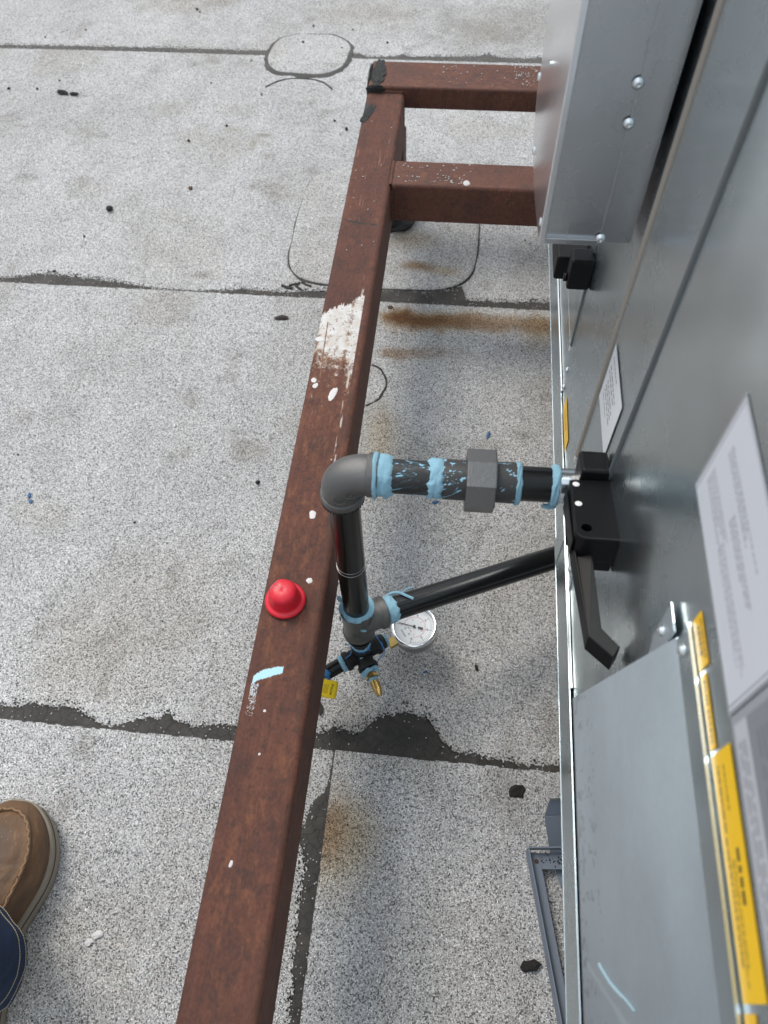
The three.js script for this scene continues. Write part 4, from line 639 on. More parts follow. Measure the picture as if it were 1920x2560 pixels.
  { const n = V(-(YI - YO), XI - XO, 0).normalize(), on = (t, z) => V(mix(XO, XI, t), mix(YO, YI, t), z).addScaledVector(n, 0.0006); const pts = []; for (let i = 0; i <= 8; i++) { const u = i / 8; pts.push(on(0.16 + 0.28 * u, -0.030 + 0.024 * u + 0.0015 * Math.sin(u * 5))); } const g = tube(pts, 0.0012, 40, 8), p = g.attributes.position; for (let i = 0; i < p.count; i++) { const v = V(p.getX(i), p.getY(i), p.getZ(i)), d = v.clone().sub(on(0, 0)).dot(n), k = (v.y - YO) / (YI - YO); v.addScaledVector(n, -d * 0.75); v.z += (hash(i, 3) - 0.5) * 0.0006 + 0.0016 * clamp((k - 0.3) * 5) * Math.sign(i % 9 - 4) * 0.5; p.setXYZ(i, v.x, v.y, v.z); } g.computeVertexNormals(); put(hood, 'paste_smear', g, std({ color: lin(0.34, 0.47, 0.53), roughness: 0.7 }), 'pale blue smear on the hood'); }
  put(hood, 'bottom_return', sm1([[XO, YO - 0.001], [XO + th, YO - 0.001], [XO + 0.010, YO - 0.006], [XO + 0.010, YO - 0.0075], [XO, YO - 0.002]], HZ0, HZ1), M.galv);
  put(hood, 'side_cheek', sm1([[XO + 0.003, YO + 0.001], [XF - 0.0012, YO + 0.001], [XF - 0.0012, YI - 0.003]], HZ0, HZ0 + th), M.galv);
  put(hood, 'flange', sm1([[XI - 0.0002, YI + 0.0006], [XI + 0.0010, YI + 0.0006], [XI + 0.0010, 0.714], [XI - 0.0002, 0.714]], HZ0 + 0.002, HZ1), M.galv);
  put(hood, 'flange_edge', sm1([[XI - 0.0016, 0.7143], [XI + 0.0006, 0.7143], [XI + 0.0006, 0.7154], [XI - 0.0016, 0.7154]], HZ0 + 0.002, HZ1), M.galv);
  { const s = new THREE.Shape([new THREE.Vector2(-0.2215, 0.646), new THREE.Vector2(-0.2005, 0.60), new THREE.Vector2(-0.2005, 0.697), new THREE.Vector2(-0.2205, 0.6925)]); const g = new THREE.ExtrudeGeometry(s, { depth: 0.0012, bevelEnabled: false }); g.rotateY(-Math.PI / 2).translate(XF - 0.0002, 0, 0); g.translate(-XF, -0.65, 0.2).rotateZ(0.05).rotateY(-0.06).translate(XF - 0.0012, 0.65, -0.2); put(hood, 'side_tab', uvBox(g, 0.5), M.galvHood); put(hood, 'tab_edge', uvBox(bx(XF - 0.0042, XF - 0.003, 0.6935, 0.6955, -0.221, -0.2005, 0.0004), 0.5), M.zincScrew); }
  put(hood, 'screw', headX(XF - 0.003, 0.671, -0.2125, 0.0030), M.zincScrew); put(hood, 'screw', headX(XI, 0.699, -0.188, 0.0033), M.zincScrew); put(hood, 'screw', headX(XI, 0.699, 0.05, 0.0033), M.zincScrew);

  // ---- printed labels on the wall: flat sheets, u along +z, v upward
  const sheet = (n, y0, y1, z0, z1, tex, label, rough = 0.35) => put(unit, n, new THREE.PlaneGeometry(z1 - z0, y1 - y0).rotateY(-Math.PI / 2).translate(XF - 0.0005, (y0 + y1) / 2, (z0 + z1) / 2), std({ map: tex, roughness: rough }), label);
  const lines = (g, x, y, w, n, lh, s, dir = 1) => { for (let i = 0; i < n; i++) { let p = 0; const L = w * rr(0.62, 1); while (p < L) { const k = rr(0.4, 1.6) * lh; g.fillRect(x + p, y + i * lh * dir, k, lh * s); p += k + lh * rr(0.15, 0.4); } } };
  const labelTex = canvasTex(1024, 900, (g, w, h) => { g.fillStyle = '#ccd0d8'; g.fillRect(0, 0, w, h); g.strokeStyle = '#8d9096'; g.lineWidth = 12; g.strokeRect(8, 8, w - 16, h - 16); g.strokeStyle = '#6b6e75'; g.lineWidth = 5; g.strokeRect(30, 26, w - 60, h - 40); g.fillStyle = '#9a99a4'; lines(g, 70, 560, 360, 7, 22, 0.5); lines(g, 400, 610, 540, 5, 22, 0.5); g.fillStyle = '#908f9a'; lines(g, 110, 270, 560, 4, 24, 0.5); lines(g, 360, 410, 420, 4, 24, 0.5); });
  sheet('spec_label', 0.7485, 0.8295, -0.272, -0.1325, labelTex, 'large white printed label with grey text blocks');
  const plateTex = canvasTex(1024, 700, (g, w, h) => { g.fillStyle = '#9c9fa6'; g.fillRect(0, 0, w, h); g.fillStyle = '#bcbec4'; g.fillRect(20, 20, w - 40, h - 40); g.fillStyle = '#85888f'; g.fillRect(20, 20, w - 40, h * 0.75); g.fillStyle = '#94959d'; lines(g, 60, h - 120, 900, 3, 30, 0.6); g.fillStyle = '#787a82'; lines(g, 60, 120, 900, 8, 46, 0.55); });
  sheet('wiring_label', 0.7505, 0.8295, -0.131, 0.10, plateTex, 'grey printed wiring label next to the white label', 0.3);
  const smallTex = canvasTex(512, 512, (g, w, h) => { g.fillStyle = '#dfe1e4'; g.fillRect(0, 0, w, h); g.strokeStyle = '#8a8c90'; g.lineWidth = 6; g.strokeRect(4, 4, w - 8, h - 8); g.fillStyle = '#66686e'; lines(g, 50, 70, 300, 1, 26, 0.5); lines(g, 50, 150, 400, 2, 44, 0.36); lines(g, 80, 250, 380, 3, 42, 0.36); lines(g, 60, 390, 200, 1, 30, 0.4); });
  sheet('data_label', 0.546, 0.619, -0.520, -0.4425, smallTex, 'small white data label beside the door gasket');
  const yel = (draw) => canvasTex(512, 128, (g, w, h) => { g.fillStyle = '#f3bf08'; g.fillRect(0, 0, w, h); g.fillStyle = '#2a2208'; draw(g, w, h); });
  sheet('warning_sticker', 0.365, 0.3895, -0.6595, -0.588, yel((g, w, h) => { g.fillStyle = '#7a6010'; lines(g, 90, 40, 330, 3, 20, 0.4); }), 'small yellow sticker low on the far panel');
  sheet('warning_sticker', 0.7172, 0.7325, -0.198, -0.167, yel((g, w, h) => { lines(g, 60, 20, 380, 1, 30, 0.5); g.font = 'bold 1px sans-serif'; lines(g, 100, 56, 330, 1, 36, 0.7); lines(g, 60, 100, 330, 1, 22, 0.5); }), 'short yellow sticker at the top of the hood flange');
  sheet('warning_sticker', 0.718, 0.7272, -0.164, -0.1235, yel((g, w, h) => { g.font = 'bold 66px sans-serif'; g.textAlign = 'center'; g.textBaseline = 'middle'; g.fillText('PILOT ACCESS', w / 2, h / 2); }), 'narrow yellow pilot access sticker');
  sheet('warning_sticker', 0.7185, 0.745, -0.121, -0.0135, canvasTex(1024, 256, (g, w, h) => { g.fillStyle = '#f5c400'; g.fillRect(0, 0, w, h); g.fillStyle = '#4e3d06'; lines(g, 70, 110, 300, 1, 26, 0.5); lines(g, 60, 180, 300, 1, 30, 0.6); g.fillStyle = '#2a2004'; lines(g, 440, 70, 260, 1, 44, 0.7); lines(g, 380, 190, 560, 1, 26, 0.6); g.fillStyle = '#6b5610'; lines(g, 480, 130, 470, 2, 26, 0.4); }), 'long yellow warning sticker with small black print');
  sheet('warning_sticker', 0.7178, 0.731, -0.010, 0.03, yel((g, w, h) => { lines(g, 60, 40, 380, 2, 34, 0.5); }), 'yellow sticker nearest the viewer');

  // ---- cam latch with lever
  const latch = new THREE.Group(); latch.name = 'door_latch'; latch.userData.label = 'black plastic door latch with long lever beside the gas pipe'; unit.add(latch);
  latch.position.set(XF, 0.5615, -0.4055); latch.rotation.x = -0.26;
  const bev = (shape, d, b = 0.0014) => new THREE.ExtrudeGeometry(shape, { depth: d - 2 * b, bevelEnabled: true, bevelSize: b, bevelThickness: b, bevelSegments: 3, curveSegments: 10 });
  { // body: plan outline in x (negative = out of the wall) and z, extruded downward
    const s = new THREE.Shape(); s.moveTo(-0.034, 0.002); s.lineTo(-0.0005, -0.001); s.lineTo(-0.0005, 0.074); s.lineTo(-0.026, 0.074); s.quadraticCurveTo(-0.034, 0.074, -0.0345, 0.065); s.closePath();
    const g = bev(s, 0.028).rotateX(Math.PI / 2).translate(0, -0.0014, 0), A = new Brush(g), Bc = new Brush(new THREE.CylinderGeometry(0.0046, 0.0046, 0.03, 28).translate(-0.0262, 0, 0.0625)); A.updateMatrixWorld(); Bc.updateMatrixWorld();
    const ev = new Evaluator(); ev.useGroups = false; put(latch, 'latch_body', ev.evaluate(A, Bc, SUBTRACTION).geometry, M.blackPlastic);
    put(latch, 'latch_bore', new THREE.CircleGeometry(0.0045, 20).rotateX(-Math.PI / 2).translate(-0.0262, -0.0142, 0.0625), M.blackHole);
    for (const z of [0.0075, 0.0335]) put(latch, 'rivet', turned([[0, 0], [0.0030, 0], [0.0032, 0.0005], [0.0026, 0.0010], [0, 0.0012]], V(-0.0305, 0.0002, z), V(0, 1, 0), 24), M.whitePlastic);
    put(latch, 'latch_block', rbox(0.026, 0.026, 0.030, 0.0035, -0.0132, -0.003, -0.0165, 3), M.blackPlastic);
    put(latch, 'lower_block', rbox(0.028, 0.012, 0.03, 0.002, -0.0145, -0.0345, 0.058, 2), M.blackPlastic);
    const l = new THREE.Shape(); l.moveTo(-0.0365, 0.008); l.lineTo(-0.031, 0.006); l.lineTo(-0.0205, 0.072); l.lineTo(-0.0165, 0.141); l.lineTo(-0.0035, 0.155); l.lineTo(-0.0085, 0.163); l.lineTo(-0.0255, 0.148); l.lineTo(-0.0335, 0.075); l.closePath();
    const lg = bev(l, 0.017, 0.0009).rotateX(Math.PI / 2); lg.translate(0, -0.013, 0); const lp = lg.attributes.position; for (let i = 0; i < lp.count; i++) { const z = lp.getZ(i); lp.setY(i, lp.getY(i) - 0.24 * Math.max(0, z - 0.05) + 0.0); } lg.computeVertexNormals();
    put(latch, 'lever', lg, M.blackPlastic);
    put(latch, 'mounting_plate', rbox(0.0012, 0.016, 0.07, 0.0005, -0.0368, -0.016, 0.036, 1), M.blackPlastic);
  }
  // second latch farther along, half hidden by the disconnect box
  const l2 = new THREE.Group(); l2.name = 'door_latch'; l2.userData.label = 'black door latch half hidden under the disconnect box'; unit.add(l2);
  put(l2, 'latch_block', rbox(0.0255, 0.040, 0.024, 0.0032, XF - 0.0128, 0.5505, -0.7015, 3), M.blackPlastic);
  put(l2, 'latch_body', rbox(0.036, 0.032, 0.06, 0.003, XF - 0.0185, 0.530, -0.756, 3), M.blackPlastic);
  put(l2, 'pivot', turned([[0, 0], [0.0045, 0], [0.0045, 0.004], [0, 0.004]], V(XF - 0.0255, 0.541, -0.699), V(-1, 0, 0), 20), M.blackPlastic);

  // ---- aluminium disconnect box
  const box = new THREE.Group(); box.name = 'disconnect_box'; box.userData.label = 'aluminium electrical box mounted on the upper wall'; unit.add(box);
  const bz0 = -0.79, bz1 = -0.554, by0 = 0.697, by1 = 1.30, bxl = 0.0705, bxr = 0.1425;
  const bp = (n, geo, mat) => put(box, n, uvBox(geo, 0.5), mat);
  bp('box_body', bx(bxl + 0.001, bxr, by0 + 0.002, by1, bz0, bz1 - 0.001, 0.002), M.alu);
  bp('end_flange', bx(0.117, bxr + 0.001, by0 + 0.003, by1, bz1 - 0.0008, bz1 + 0.0006, 0.0005), M.alu);
  bp('bottom_lip', bx(bxl, 0.117, by0, by0 + 0.006, bz1 - 0.002, bz1 + 0.0024, 0.001), M.alu);
  bp('mount_strip', bx(bxr + 0.0005, XF - 0.0002, by0 + 0.03, by1 - 0.03, bz0 + 0.03, bz0 + 0.12, 0.0008), M.dark);
  // bowed polished cover on the outer side
  { const pos = [], uv = [], idx = [], a = range(by0 - 0.002, by1, 0.03), b = range(bz0 - 0.004, bz1 + 0.003, 0.012); for (const y of a) for (const z of b) { const t = (z - b[0]) / (b[b.length - 1] - b[0]); pos.push(bxl - 0.0012 - 0.0055 * Math.sin(Math.PI * clamp(t * 0.9 + 0.05)) * (0.9 + 0.2 * vn(y * 9, z * 14, 0, 921)), y, z); uv.push(y, z); }
    const W = b.length; for (let j = 0; j < a.length - 1; j++) for (let i = 0; i < W - 1; i++) { const k = j * W + i; idx.push(k, k + 1, k + W, k + 1, k + W + 1, k + W); }
    const g = new THREE.BufferGeometry(); g.setAttribute('position', new THREE.Float32BufferAttribute(pos, 3)); g.setAttribute('uv', new THREE.Float32BufferAttribute(uv, 2)); g.setIndex(idx); g.computeVertexNormals(); put(box, 'side_cover', g, M.aluPolished, 'bright bowed side cover mirroring the beams'); }
  bp('cover_edge', bx(bxl - 0.0035, bxl + 0.002, by0 - 0.002, by1, bz1 + 0.0008, bz1 + 0.0034, 0.001), M.aluPolished);
  const headZ = (x, y) => turned([[0, 0], [0.0042, 0], [0.0044, 0.0006], [0.0036, 0.001], [0.0033, 0.0022], [0.002, 0.0030], [0.0008, 0.0031], [0.0006, 0.002], [0, 0.002]], V(x, y, bz1 + 0.0006), V(0, 0, 1), 20);
  for (const [x, y] of [[0.1163, 0.832], [0.1169, 0.803], [0.1177, 0.7037], [0.117, 1.0]]) put(box, 'screw', headZ(x, y), M.zincScrew);
  for (const [y, z, o] of [[0.704, -0.676, 0.0058], [0.7085, -0.565, 0.0012], [0.72, -0.775, 0.0025]]) put(box, 'screw', headX(bxl - o, y, z, 0.0040), M.zincScrew);
  put(box, 'screw', headX(bxl - 0.006, 0.80, -0.64, 0.0018), M.zincScrew);
}

// ---------------------------------------------------------------- sheet metal offcuts under the cabinet
{
  const strip = (pts, t) => { // plan quad [x,z,y] extruded slightly downward
    const g = new THREE.BufferGeometry(), p = []; const q = pts.map(([x, y, z]) => V(x, y, z)), d = V(0, -t, 0), l = q.map((v) => v.clone().add(d));
    const tri = (a, b, c) => p.push(...a.toArray(), ...b.toArray(), ...c.toArray()), quad = (a, b, c, e) => { tri(a, b, c); tri(a, c, e); };
    quad(q[0], q[1], q[2], q[3]); quad(l[3], l[2], l[1], l[0]); for (let i = 0; i < 4; i++) { const j = (i + 1) % 4; quad(q[j], q[i], l[i], l[j]); }
    g.setAttribute('position', new THREE.Float32BufferAttribute(p, 3)); g.computeVertexNormals(); return uvBox(g, 0.5); };
  const a = thing('metal_bracket', 'bent grey sheet metal bracket on the roof under the cabinet', 'metal bracket');
  put(a, 'upper_flange', strip([[0.1755, 0.046, -0.246], [0.30, 0.046, -0.262], [0.30, 0.028, -0.246], [0.171, 0.028, -0.228]], 0.0015), M.scrap);
  put(a, 'lip', strip([[0.1755, 0.0475, -0.2475], [0.30, 0.0475, -0.2635], [0.30, 0.0475, -0.2605], [0.1755, 0.0475, -0.2445]], 0.002), M.galv);
  put(a, 'web', strip([[0.171, 0.0275, -0.2275], [0.30, 0.0275, -0.2455], [0.30, 0.006, -0.20], [0.1815, 0.006, -0.186]], 0.0015), M.scrap);
  put(a, 'foot', strip([[0.1815, 0.0055, -0.186], [0.30, 0.0055, -0.20], [0.30, 0.0055, -0.130], [0.195, 0.0055, -0.146]], 0.0015), M.scrap);
  const b = thing('metal_angle', 'long grey folded metal angle lying along the cabinet edge', 'metal angle');
  put(b, 'long_leg', strip([[0.1505, 0.018, -0.183], [0.165, 0.018, -0.181], [0.242, 0.018, 0.20], [0.2285, 0.018, 0.203]], 0.0016), M.scrap);
  put(b, 'upright_leg', strip([[0.1485, 0.032, -0.1845], [0.1503, 0.032, -0.1845], [0.2285, 0.032, 0.203], [0.2267, 0.032, 0.203]], 0.026), M.scrap);
  put(b, 'cross_leg', strip([[0.1512, 0.0166, -0.181], [0.31, 0.0166, -0.199], [0.31, 0.0166, -0.176], [0.163, 0.0166, -0.163]], 0.0014), M.scrap);
  put(b, 'cross_upright', strip([[0.1495, 0.0325, -0.1865], [0.31, 0.0325, -0.2045], [0.31, 0.0325, -0.2025], [0.1495, 0.0325, -0.1848]], 0.016), M.scrap);
  put(b, 'rivet', turned([[0, 0], [0.003, 0], [0.0026, 0.001], [0, 0.0013]], V(0.1615, 0.018, -0.172), V(0, 1, 0), 16), M.brownPebble);
  const gp = []; for (let i = 0; i < 40; i++) { const t = rnd(); gp.push([mix(0.158, 0.2, t), 0.0172, rr(-0.183, -0.168)]); } put(b, 'stray_grit', grains(gp, 0.0006, 0.0014), M.chip, null, 'stuff');
}

// ---------------------------------------------------------------- the photographer's foot
{
  const man = thing('person', 'foot of a person in a worn brown leather boot and blue jeans', 'person', null, [-0.5405, 0, 0.004]);
  // boot last: for z from toe (-0.183) to heel (0.115): centre, half widths, heights
  const hw = (z) => { const t = (z + 0.183) / 0.30; const toe = Math.sqrt(clamp(1 - ((1 - clamp(t / 0.30)) ** 2.3))); return (0.056 - 0.020 * step(0.30, 0.62, t) + 0.004 * step(0.7, 0.95, t)) * toe * Math.sqrt(clamp(1 - (clamp((t - 0.86) / 0.14) ** 2.4))) + 0.0002; };
  const cx = (z) => { const t = (z + 0.183) / 0.30; return -0.004 + 0.006 * Math.sin(clamp(t / 0.5) * Math.PI) + 0.018 * step(0.35, 1, t); };
  const zs = []; for (let i = 0; i <= 70; i++) { const t = i / 70; zs.push(-0.183 + 0.30 * (t < 0.3 ? 0.3 * Math.pow(t / 0.3, 1.7) : t)); }
  // sole: slab with side bulge
  const loft = (ringFn, list, close = true) => { const pos = [], uv = [], idx = []; let n = 0; list.forEach((z, j) => { const r = ringFn(z); n = r.length; r.forEach(([x, y, zz = z], i) => { pos.push(x, y, zz); uv.push(i / (n - 1), j / (list.length - 1)); }); }); for (let j = 0; j < list.length - 1; j++) for (let i = 0; i < n - 1; i++) { const k = j * n + i; idx.push(k, k + 1, k + n, k + 1, k + n + 1, k + n); } const g = new THREE.BufferGeometry(); g.setAttribute('position', new THREE.Float32BufferAttribute(pos, 3)); g.setAttribute('uv', new THREE.Float32BufferAttribute(uv, 2)); g.setIndex(idx); g.computeVertexNormals(); const nn = g.attributes.normal; return g; };
  const soleRing = (z) => { const w = hw(z) + 0.0032, c = cx(z), lift = 0.012 * (1 - step(-0.183, -0.10, z)), h = 0.027; return [[c - w, lift], [c - w - 0.001, lift + 0.004], [c - w - 0.0012, lift + h * 0.5], [c - w, lift + h - 0.002], [c - w + 0.002, lift + h], [c + w - 0.002, lift + h], [c + w, lift + h - 0.002], [c + w + 0.0012, lift + h * 0.5], [c + w + 0.001, lift + 0.004], [c + w, lift], [c - w, lift]].map(([x, y]) => [x, y + 0.0015]); };
  const sole = put(man, 'boot_sole', loft(soleRing, zs), M.sole, 'thick pale wedge sole');
  const grooves = []; for (const [yo, ins] of [[0.019, 0.0012], [0.0195, 0.0012]]) { const pts = zs.filter((z, i) => z > -0.176 && i % 2).map((z) => V(cx(z) + hw(z) + 0.0032 + 0.0014, 0.012 * (1 - step(-0.183, -0.10, z)) + yo + 0.0015, z)); grooves.push(tube(pts, 0.0005, 80, 5)); }
  put(sole, 'welt_stitch', merge([grooves[0]]), M.dark);
  // upper: domed leather with a raised moccasin seam
  const top = (z) => { const t = (z + 0.183) / 0.30; return 0.032 + 0.044 * Math.pow(clamp(t / 0.16), 0.55) * (t < 0.16 ? 1 : 1) + 0.038 * step(0.22, 0.72, t) + 0.02 * step(0.6, 1, t); };
  const seamX = (z) => { const t = (z + 0.166) / 0.20; return 0.043 * Math.sqrt(clamp(1 - (1 - clamp(t / 0.32)) ** 2.2)) - 0.012 * step(0.4, 1, t); };   // half width of the toe apron
  const N = 44;
  const upRing = (z) => { const w = hw(z) - 0.001, c = cx(z), T = top(z), base = 0.0255 + 0.012 * (1 - step(-0.183, -0.10, z)), o = []; for (let i = 0; i <= N; i++) { const a = Math.PI * (1 - i / N), ca = Math.cos(a), sa = Math.sin(a), x = c + w * Math.sign(ca) * Math.pow(Math.abs(ca), 0.72); let y = base + (T - base) * Math.pow(sa, 0.62); const dx = Math.abs(x - c) - seamX(z); if (z > -0.166) y += 0.003 * Math.exp(-((dx / 0.004) ** 2)) * step(-0.168, -0.155, z) * (1 - step(0.0, 0.03, z)); const cr = z - (-0.098 + 0.006 * vn(x * 60, 2)); if (Math.abs(x - c) < seamX(z)) { y -= 0.0042 * Math.exp(-((cr / 0.005) ** 2)); y += 0.0028 * Math.exp(-(((cr - 0.011) / 0.007) ** 2)); } y += 0.0022 * (fbm(x * 40, z * 40, 3, 0, 941) - 0.5); o.push([x, y]); } return o; };
  put(man, 'boot_upper', loft(upRing, zs.filter((z) => z > -0.1825)), M.leather, 'scuffed brown moc toe leather upper');
  // braided seam round the apron
  const surf = (x, z) => { const w = hw(z) - 0.001, c = cx(z), T = top(z), base = 0.0255 + 0.012 * (1 - step(-0.183, -0.10, z)), k = clamp(Math.abs(x - c) / w), ca = Math.pow(k, 1 / 0.72), sa = Math.sqrt(1 - ca * ca); return base + (T - base) * Math.pow(sa, 0.62); };
  const path = []; for (let i = 0; i <= 60; i++) { const t = i / 60 * 2 - 1; const z = Math.abs(t) < 0.5 ? -0.166 + 0.035 * (Math.abs(t) / 0.5) ** 2.2 : -0.131 + 0.145 * (Math.abs(t) - 0.5) / 0.5; const x = cx(z) + Math.sign(t) * Math.min(seamX(z), Math.abs(t) < 0.5 ? 0.043 * Math.sin(Math.abs(t) * Math.PI) : 9); path.push(V(x, surf(x, z) + 0.0022, z)); }
  const curve = new THREE.CatmullRomCurve3(path), st = []; const L = curve.getLength(), cnt = Math.round(L / 0.0062);
  for (let i = 0; i < cnt; i++) { const p = curve.getPointAt((i + 0.5) / cnt), d = curve.getTangentAt((i + 0.5) / cnt); const g = new THREE.CapsuleGeometry(0.0016, 0.0042, 3, 8); const ang = Math.atan2(d.x, d.z) + (i % 2 ? 0.35 : -0.35); g.rotateX(Math.PI / 2).rotateY(ang); g.translate(p.x, p.y + 0.0022, p.z); st.push(g); }
  const up = man.children[1];
  put(up, 'seam_ridge', tube(path, 0.0030, 160, 8), M.leather); put(up, 'seam_stitching', merge(st), M.thread2);
  put(up, 'side_seam', merge([tube([V(0.030, 0.070, -0.065), V(0.033, 0.078, -0.03), V(0.026, 0.094, 0.0)], 0.0008, 20, 5), tube([V(0.038, 0.062, -0.07), V(0.04, 0.06, -0.03), V(0.038, 0.058, 0.01)], 0.0008, 20, 5)]), M.dark);
  // jeans: hem resting on the boot, leg rising out of view
  const legRing = (k) => { const y = k, t = (y - 0.075) / 0.85, o = [], c = [0.0335 - 0.05 * clamp(t), 0.010 + 0.03 * clamp(t)], rx = mix(0.057, 0.085, clamp(t)), rz = mix(0.058, 0.088, clamp(t)); for (let i = 0; i <= 64; i++) { const a = i / 64 * 6.2832, ca = Math.cos(a), sa = Math.sin(a), f = 1 + (0.16 * (fbm(ca * 1.8 + 5, sa * 1.8 + y * 14, 3, 0, 951) - 0.5) + 0.10 * (fbm(ca * 1.3 + 2, sa * 1.3 + y * 34, 2, 0, 953) - 0.5) * (1 - step(0.1, 0.4, t))) * (1 - 0.5 * clamp(t)); const dip = 0.020 * sa * (1 - step(0, 0.1, t)); o.push([c[0] + rx * f * ca, y + dip, c[1] - rz * f * sa]); } return o; };
  const ys = [...range(0.078, 0.3, 0.006), ...range(0.31, 0.95, 0.03)];
  put(man, 'jeans_leg', loft(legRing, ys), M.denim, 'dark blue denim trouser leg');
  const jl = man.children[2], inner = loft((k) => legRing(k).map(([x, y, z]) => [0.0335 + (x - 0.0335) * 0.965, y, 0.010 + (z - 0.010) * 0.965]), [...ys]);
  put(jl, 'lining', inner, M.denim);
  { const rg = legRing(ys[ys.length - 1]); const sh = new THREE.ShapeGeometry(new THREE.Shape(rg.map(([x, , z]) => new THREE.Vector2(x, -z)))).rotateX(-Math.PI / 2).translate(0, ys[ys.length - 1] - 0.002, 0); put(jl, 'leg_top', sh, M.denim); }
  const hem = []; for (const yy of [0.1005, 0.0835]) { const r = legRing(yy); for (let i = 0; i < 128; i++) { const f = i / 128 * 64, k = Math.floor(f), a = r[k], b = r[k + 1], u = f - k, x = mix(a[0], b[0], u), y = mix(a[1], b[1], u), z = mix(a[2], b[2], u); const an = Math.atan2(b[0] - a[0], b[2] - a[2]); hem.push(new THREE.CapsuleGeometry(0.0005, 0.0017, 2, 5).rotateX(Math.PI / 2).rotateY(an).translate(0.0335 + (x - 0.0335) * 1.006, y, 0.010 + (z - 0.010) * 1.006)); } }
  put(jl, 'hem_stitching', merge(hem), M.denimThread);
}

// ---------------------------------------------------------------- loose bits on the roof
function bit(name, label, cat, x, z, sx, sy, sz, turn, mat, s, group) { const m = put(scene, name, lump(sx, sy, sz, s, 0.6, 1), mat); m.position.set(x, und(x, z) + sy * 0.55 + 0.001, z); m.rotation.y = turn; tag(m, label, cat, group); return m; }
bit('roofing_chip', 'large angular black roofing chip just off the cabinet edge', 'chip', 0.139, -0.263, 0.0125, 0.006, 0.0105, 0.6, M.chip, 3);
bit('roofing_chip', 'pointed black chip lying beside the metal angle', 'chip', 0.154, -0.052, 0.0125, 0.005, 0.007, 0.2, M.chip, 5);
bit('bark_flake', 'torn grey-brown flake left of the white paint patch', 'flake', -0.359, -1.176, 0.017, 0.005, 0.007, 0.1, M.bark, 7);
bit('bark_flake', 'long thin dark flake at the upper left', 'flake', -1.118, -2.004, 0.018, 0.006, 0.008, -0.2, M.chip, 9);
bit('bark_flake', 'short dark flake next to the long thin flake', 'flake', -1.083, -1.998, 0.013, 0.005, 0.005, 0.1, M.chip, 10);
bit('roofing_chip', 'small upright dark chip right of the gauge', 'chip', 0.074, -0.441, 0.0026, 0.0026, 0.0055, 0.3, M.chip, 11);
bit('roofing_chip', 'black chip on the near seam left of the beam', 'chip', -0.267, -0.290, 0.0042, 0.003, 0.0036, 0.3, M.chip, 12);
bit('roofing_chip', 'dark chip tucked against the beam below the yellow handle', 'chip', -0.158, -0.356, 0.005, 0.004, 0.010, 0.2, M.bark, 13);
bit('pebble', 'brown pebble on the middle seam right of the beam', 'pebble', -0.135, -1.225, 0.0062, 0.0045, 0.0055, 0, M.brownPebble, 14);
bit('pebble', 'black pebble just behind the far cross beam', 'pebble', -0.071, -2.205, 0.0095, 0.006, 0.007, 0, M.chip, 15);
bit('pebble', 'round black pebble alone on the far left sheet', 'pebble', -0.834, -1.511, 0.0085, 0.006, 0.008, 0, M.chip, 16);
bit('pebble', 'small black pebble close to the beam edge', 'pebble', -0.330, -0.757, 0.0036, 0.003, 0.004, 0, M.chip, 17);
bit('paste_scrap', 'blue scrap of dried paste on the left of the roof', 'paste scrap', -0.737, -0.694, 0.0035, 0.0018, 0.0055, 0.4, M.pasteScrap, 18);
bit('paste_scrap', 'second blue scrap of paste beside the first', 'paste scrap', -0.730, -0.682, 0.0042, 0.0016, 0.0035, -0.4, M.pasteScrap, 19);
bit('paste_scrap', 'dark blue sliver of paste beyond the union nut', 'paste scrap', 0.080, -0.900, 0.0030, 0.0018, 0.0075, -0.35, M.pasteScrap, 20);
bit('paste_scrap', 'tiny blue scrap of paste under the upper pipe', 'paste scrap', -0.009, -0.741, 0.0055, 0.0015, 0.003, 0.3, M.pasteScrap, 21);
bit('paste_scrap', 'tiny dark blue crumb between gauge and seam', 'paste scrap', -0.004, -0.427, 0.0034, 0.0015, 0.002, 0.2, M.pasteScrap, 22);
bit('paste_scrap', 'single blue crumb on the sheet nearest the viewer', 'paste scrap', -0.054, -0.229, 0.0022, 0.0014, 0.0018, 0, M.pasteScrap, 23);
bit('paint_flake', 'curled white flake right of the boot', 'flake', -0.402, -0.032, 0.0085, 0.0022, 0.0042, 0.5, M.whitePaint, 24);
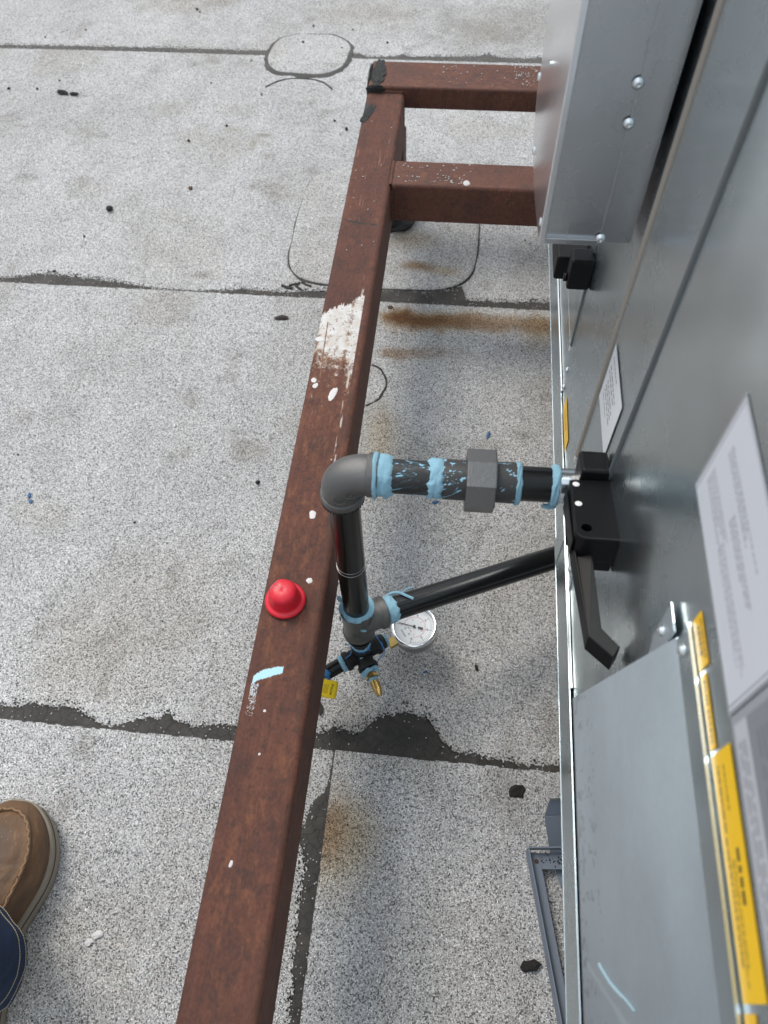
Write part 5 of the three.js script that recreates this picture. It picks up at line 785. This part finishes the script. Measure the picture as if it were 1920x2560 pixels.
bit('paint_flake', 'small white flake touching the curled flake', 'flake', -0.411, -0.022, 0.006, 0.0022, 0.0038, 0.6, M.whitePaint, 25);
const crumbs = [[-1.28, -2.019, 0.008, 'black crumb nearest the left border beside the long flake'], [-1.198, -2.022, 0.006, 'black crumb between the left border and the long flake'], [-1.15, -2.068, 0.005, 'tiny crumb just behind the long flake'], [-0.857, -2.499, 0.008, 'larger crumb of the pair near the top border'], [-0.845, -2.485, 0.005, 'smaller crumb of the pair near the top border'],
  [-0.626, -2.199, 0.008, 'black crumb just left of the oval patch'], [-0.53, -2.253, 0.008, 'leftmost black crumb on the oval patch'], [-0.495, -2.314, 0.009, 'largest black crumb on the oval patch'], [-0.377, -2.288, 0.007, 'rightmost black crumb on the oval patch'], [-0.48, -2.416, 0.006, 'black crumb behind the oval patch'],
  [-0.565, -2.031, 0.005, 'black crumb in front of the oval patch'], [-0.629, -1.878, 0.006, 'black crumb left of the curved tar line'], [-0.713, -1.803, 0.007, 'black crumb in the middle of the second sheet'], [-0.348, -1.918, 0.006, 'smaller crumb left of the tarred frame corner'], [-0.312, -1.881, 0.008, 'larger crumb left of the tarred frame corner'],
  [-0.866, -1.41, 0.005, 'tiny crumb in front of the lone round pebble'], [-0.895, -1.287, 0.006, 'black crumb beside the middle seam at left'], [-1.165, -2.354, 0.005, 'tiny crumb on the farthest sheet at left'], [-0.791, -0.782, 0.004, 'tiny crumb behind the blue paste scraps'], [-0.41, -2.36, 0.006, 'crumb on the rear edge of the oval patch'], [-0.36, -2.40, 0.005, 'tiny crumb right behind the oval patch'], [-0.25, -2.33, 0.006, 'crumb behind the far seam right of the oval patch']];
for (const [x, z, r, label] of crumbs) bit('tar_crumb', label, 'crumb', x, z, r * 0.54, r * 0.4, r * 0.46, x * 9, M.chip, x * 31, 'small black crumbs on the roof');
bit('tar_crumb', 'single reddish brown crumb among the black ones', 'crumb', -0.66, -1.605, 0.005, 0.0035, 0.005, 0, M.brownPebble, 40);

scene.updateMatrixWorld(true);
renderer.setSize(768, 1024);
renderer.render(scene, camera);
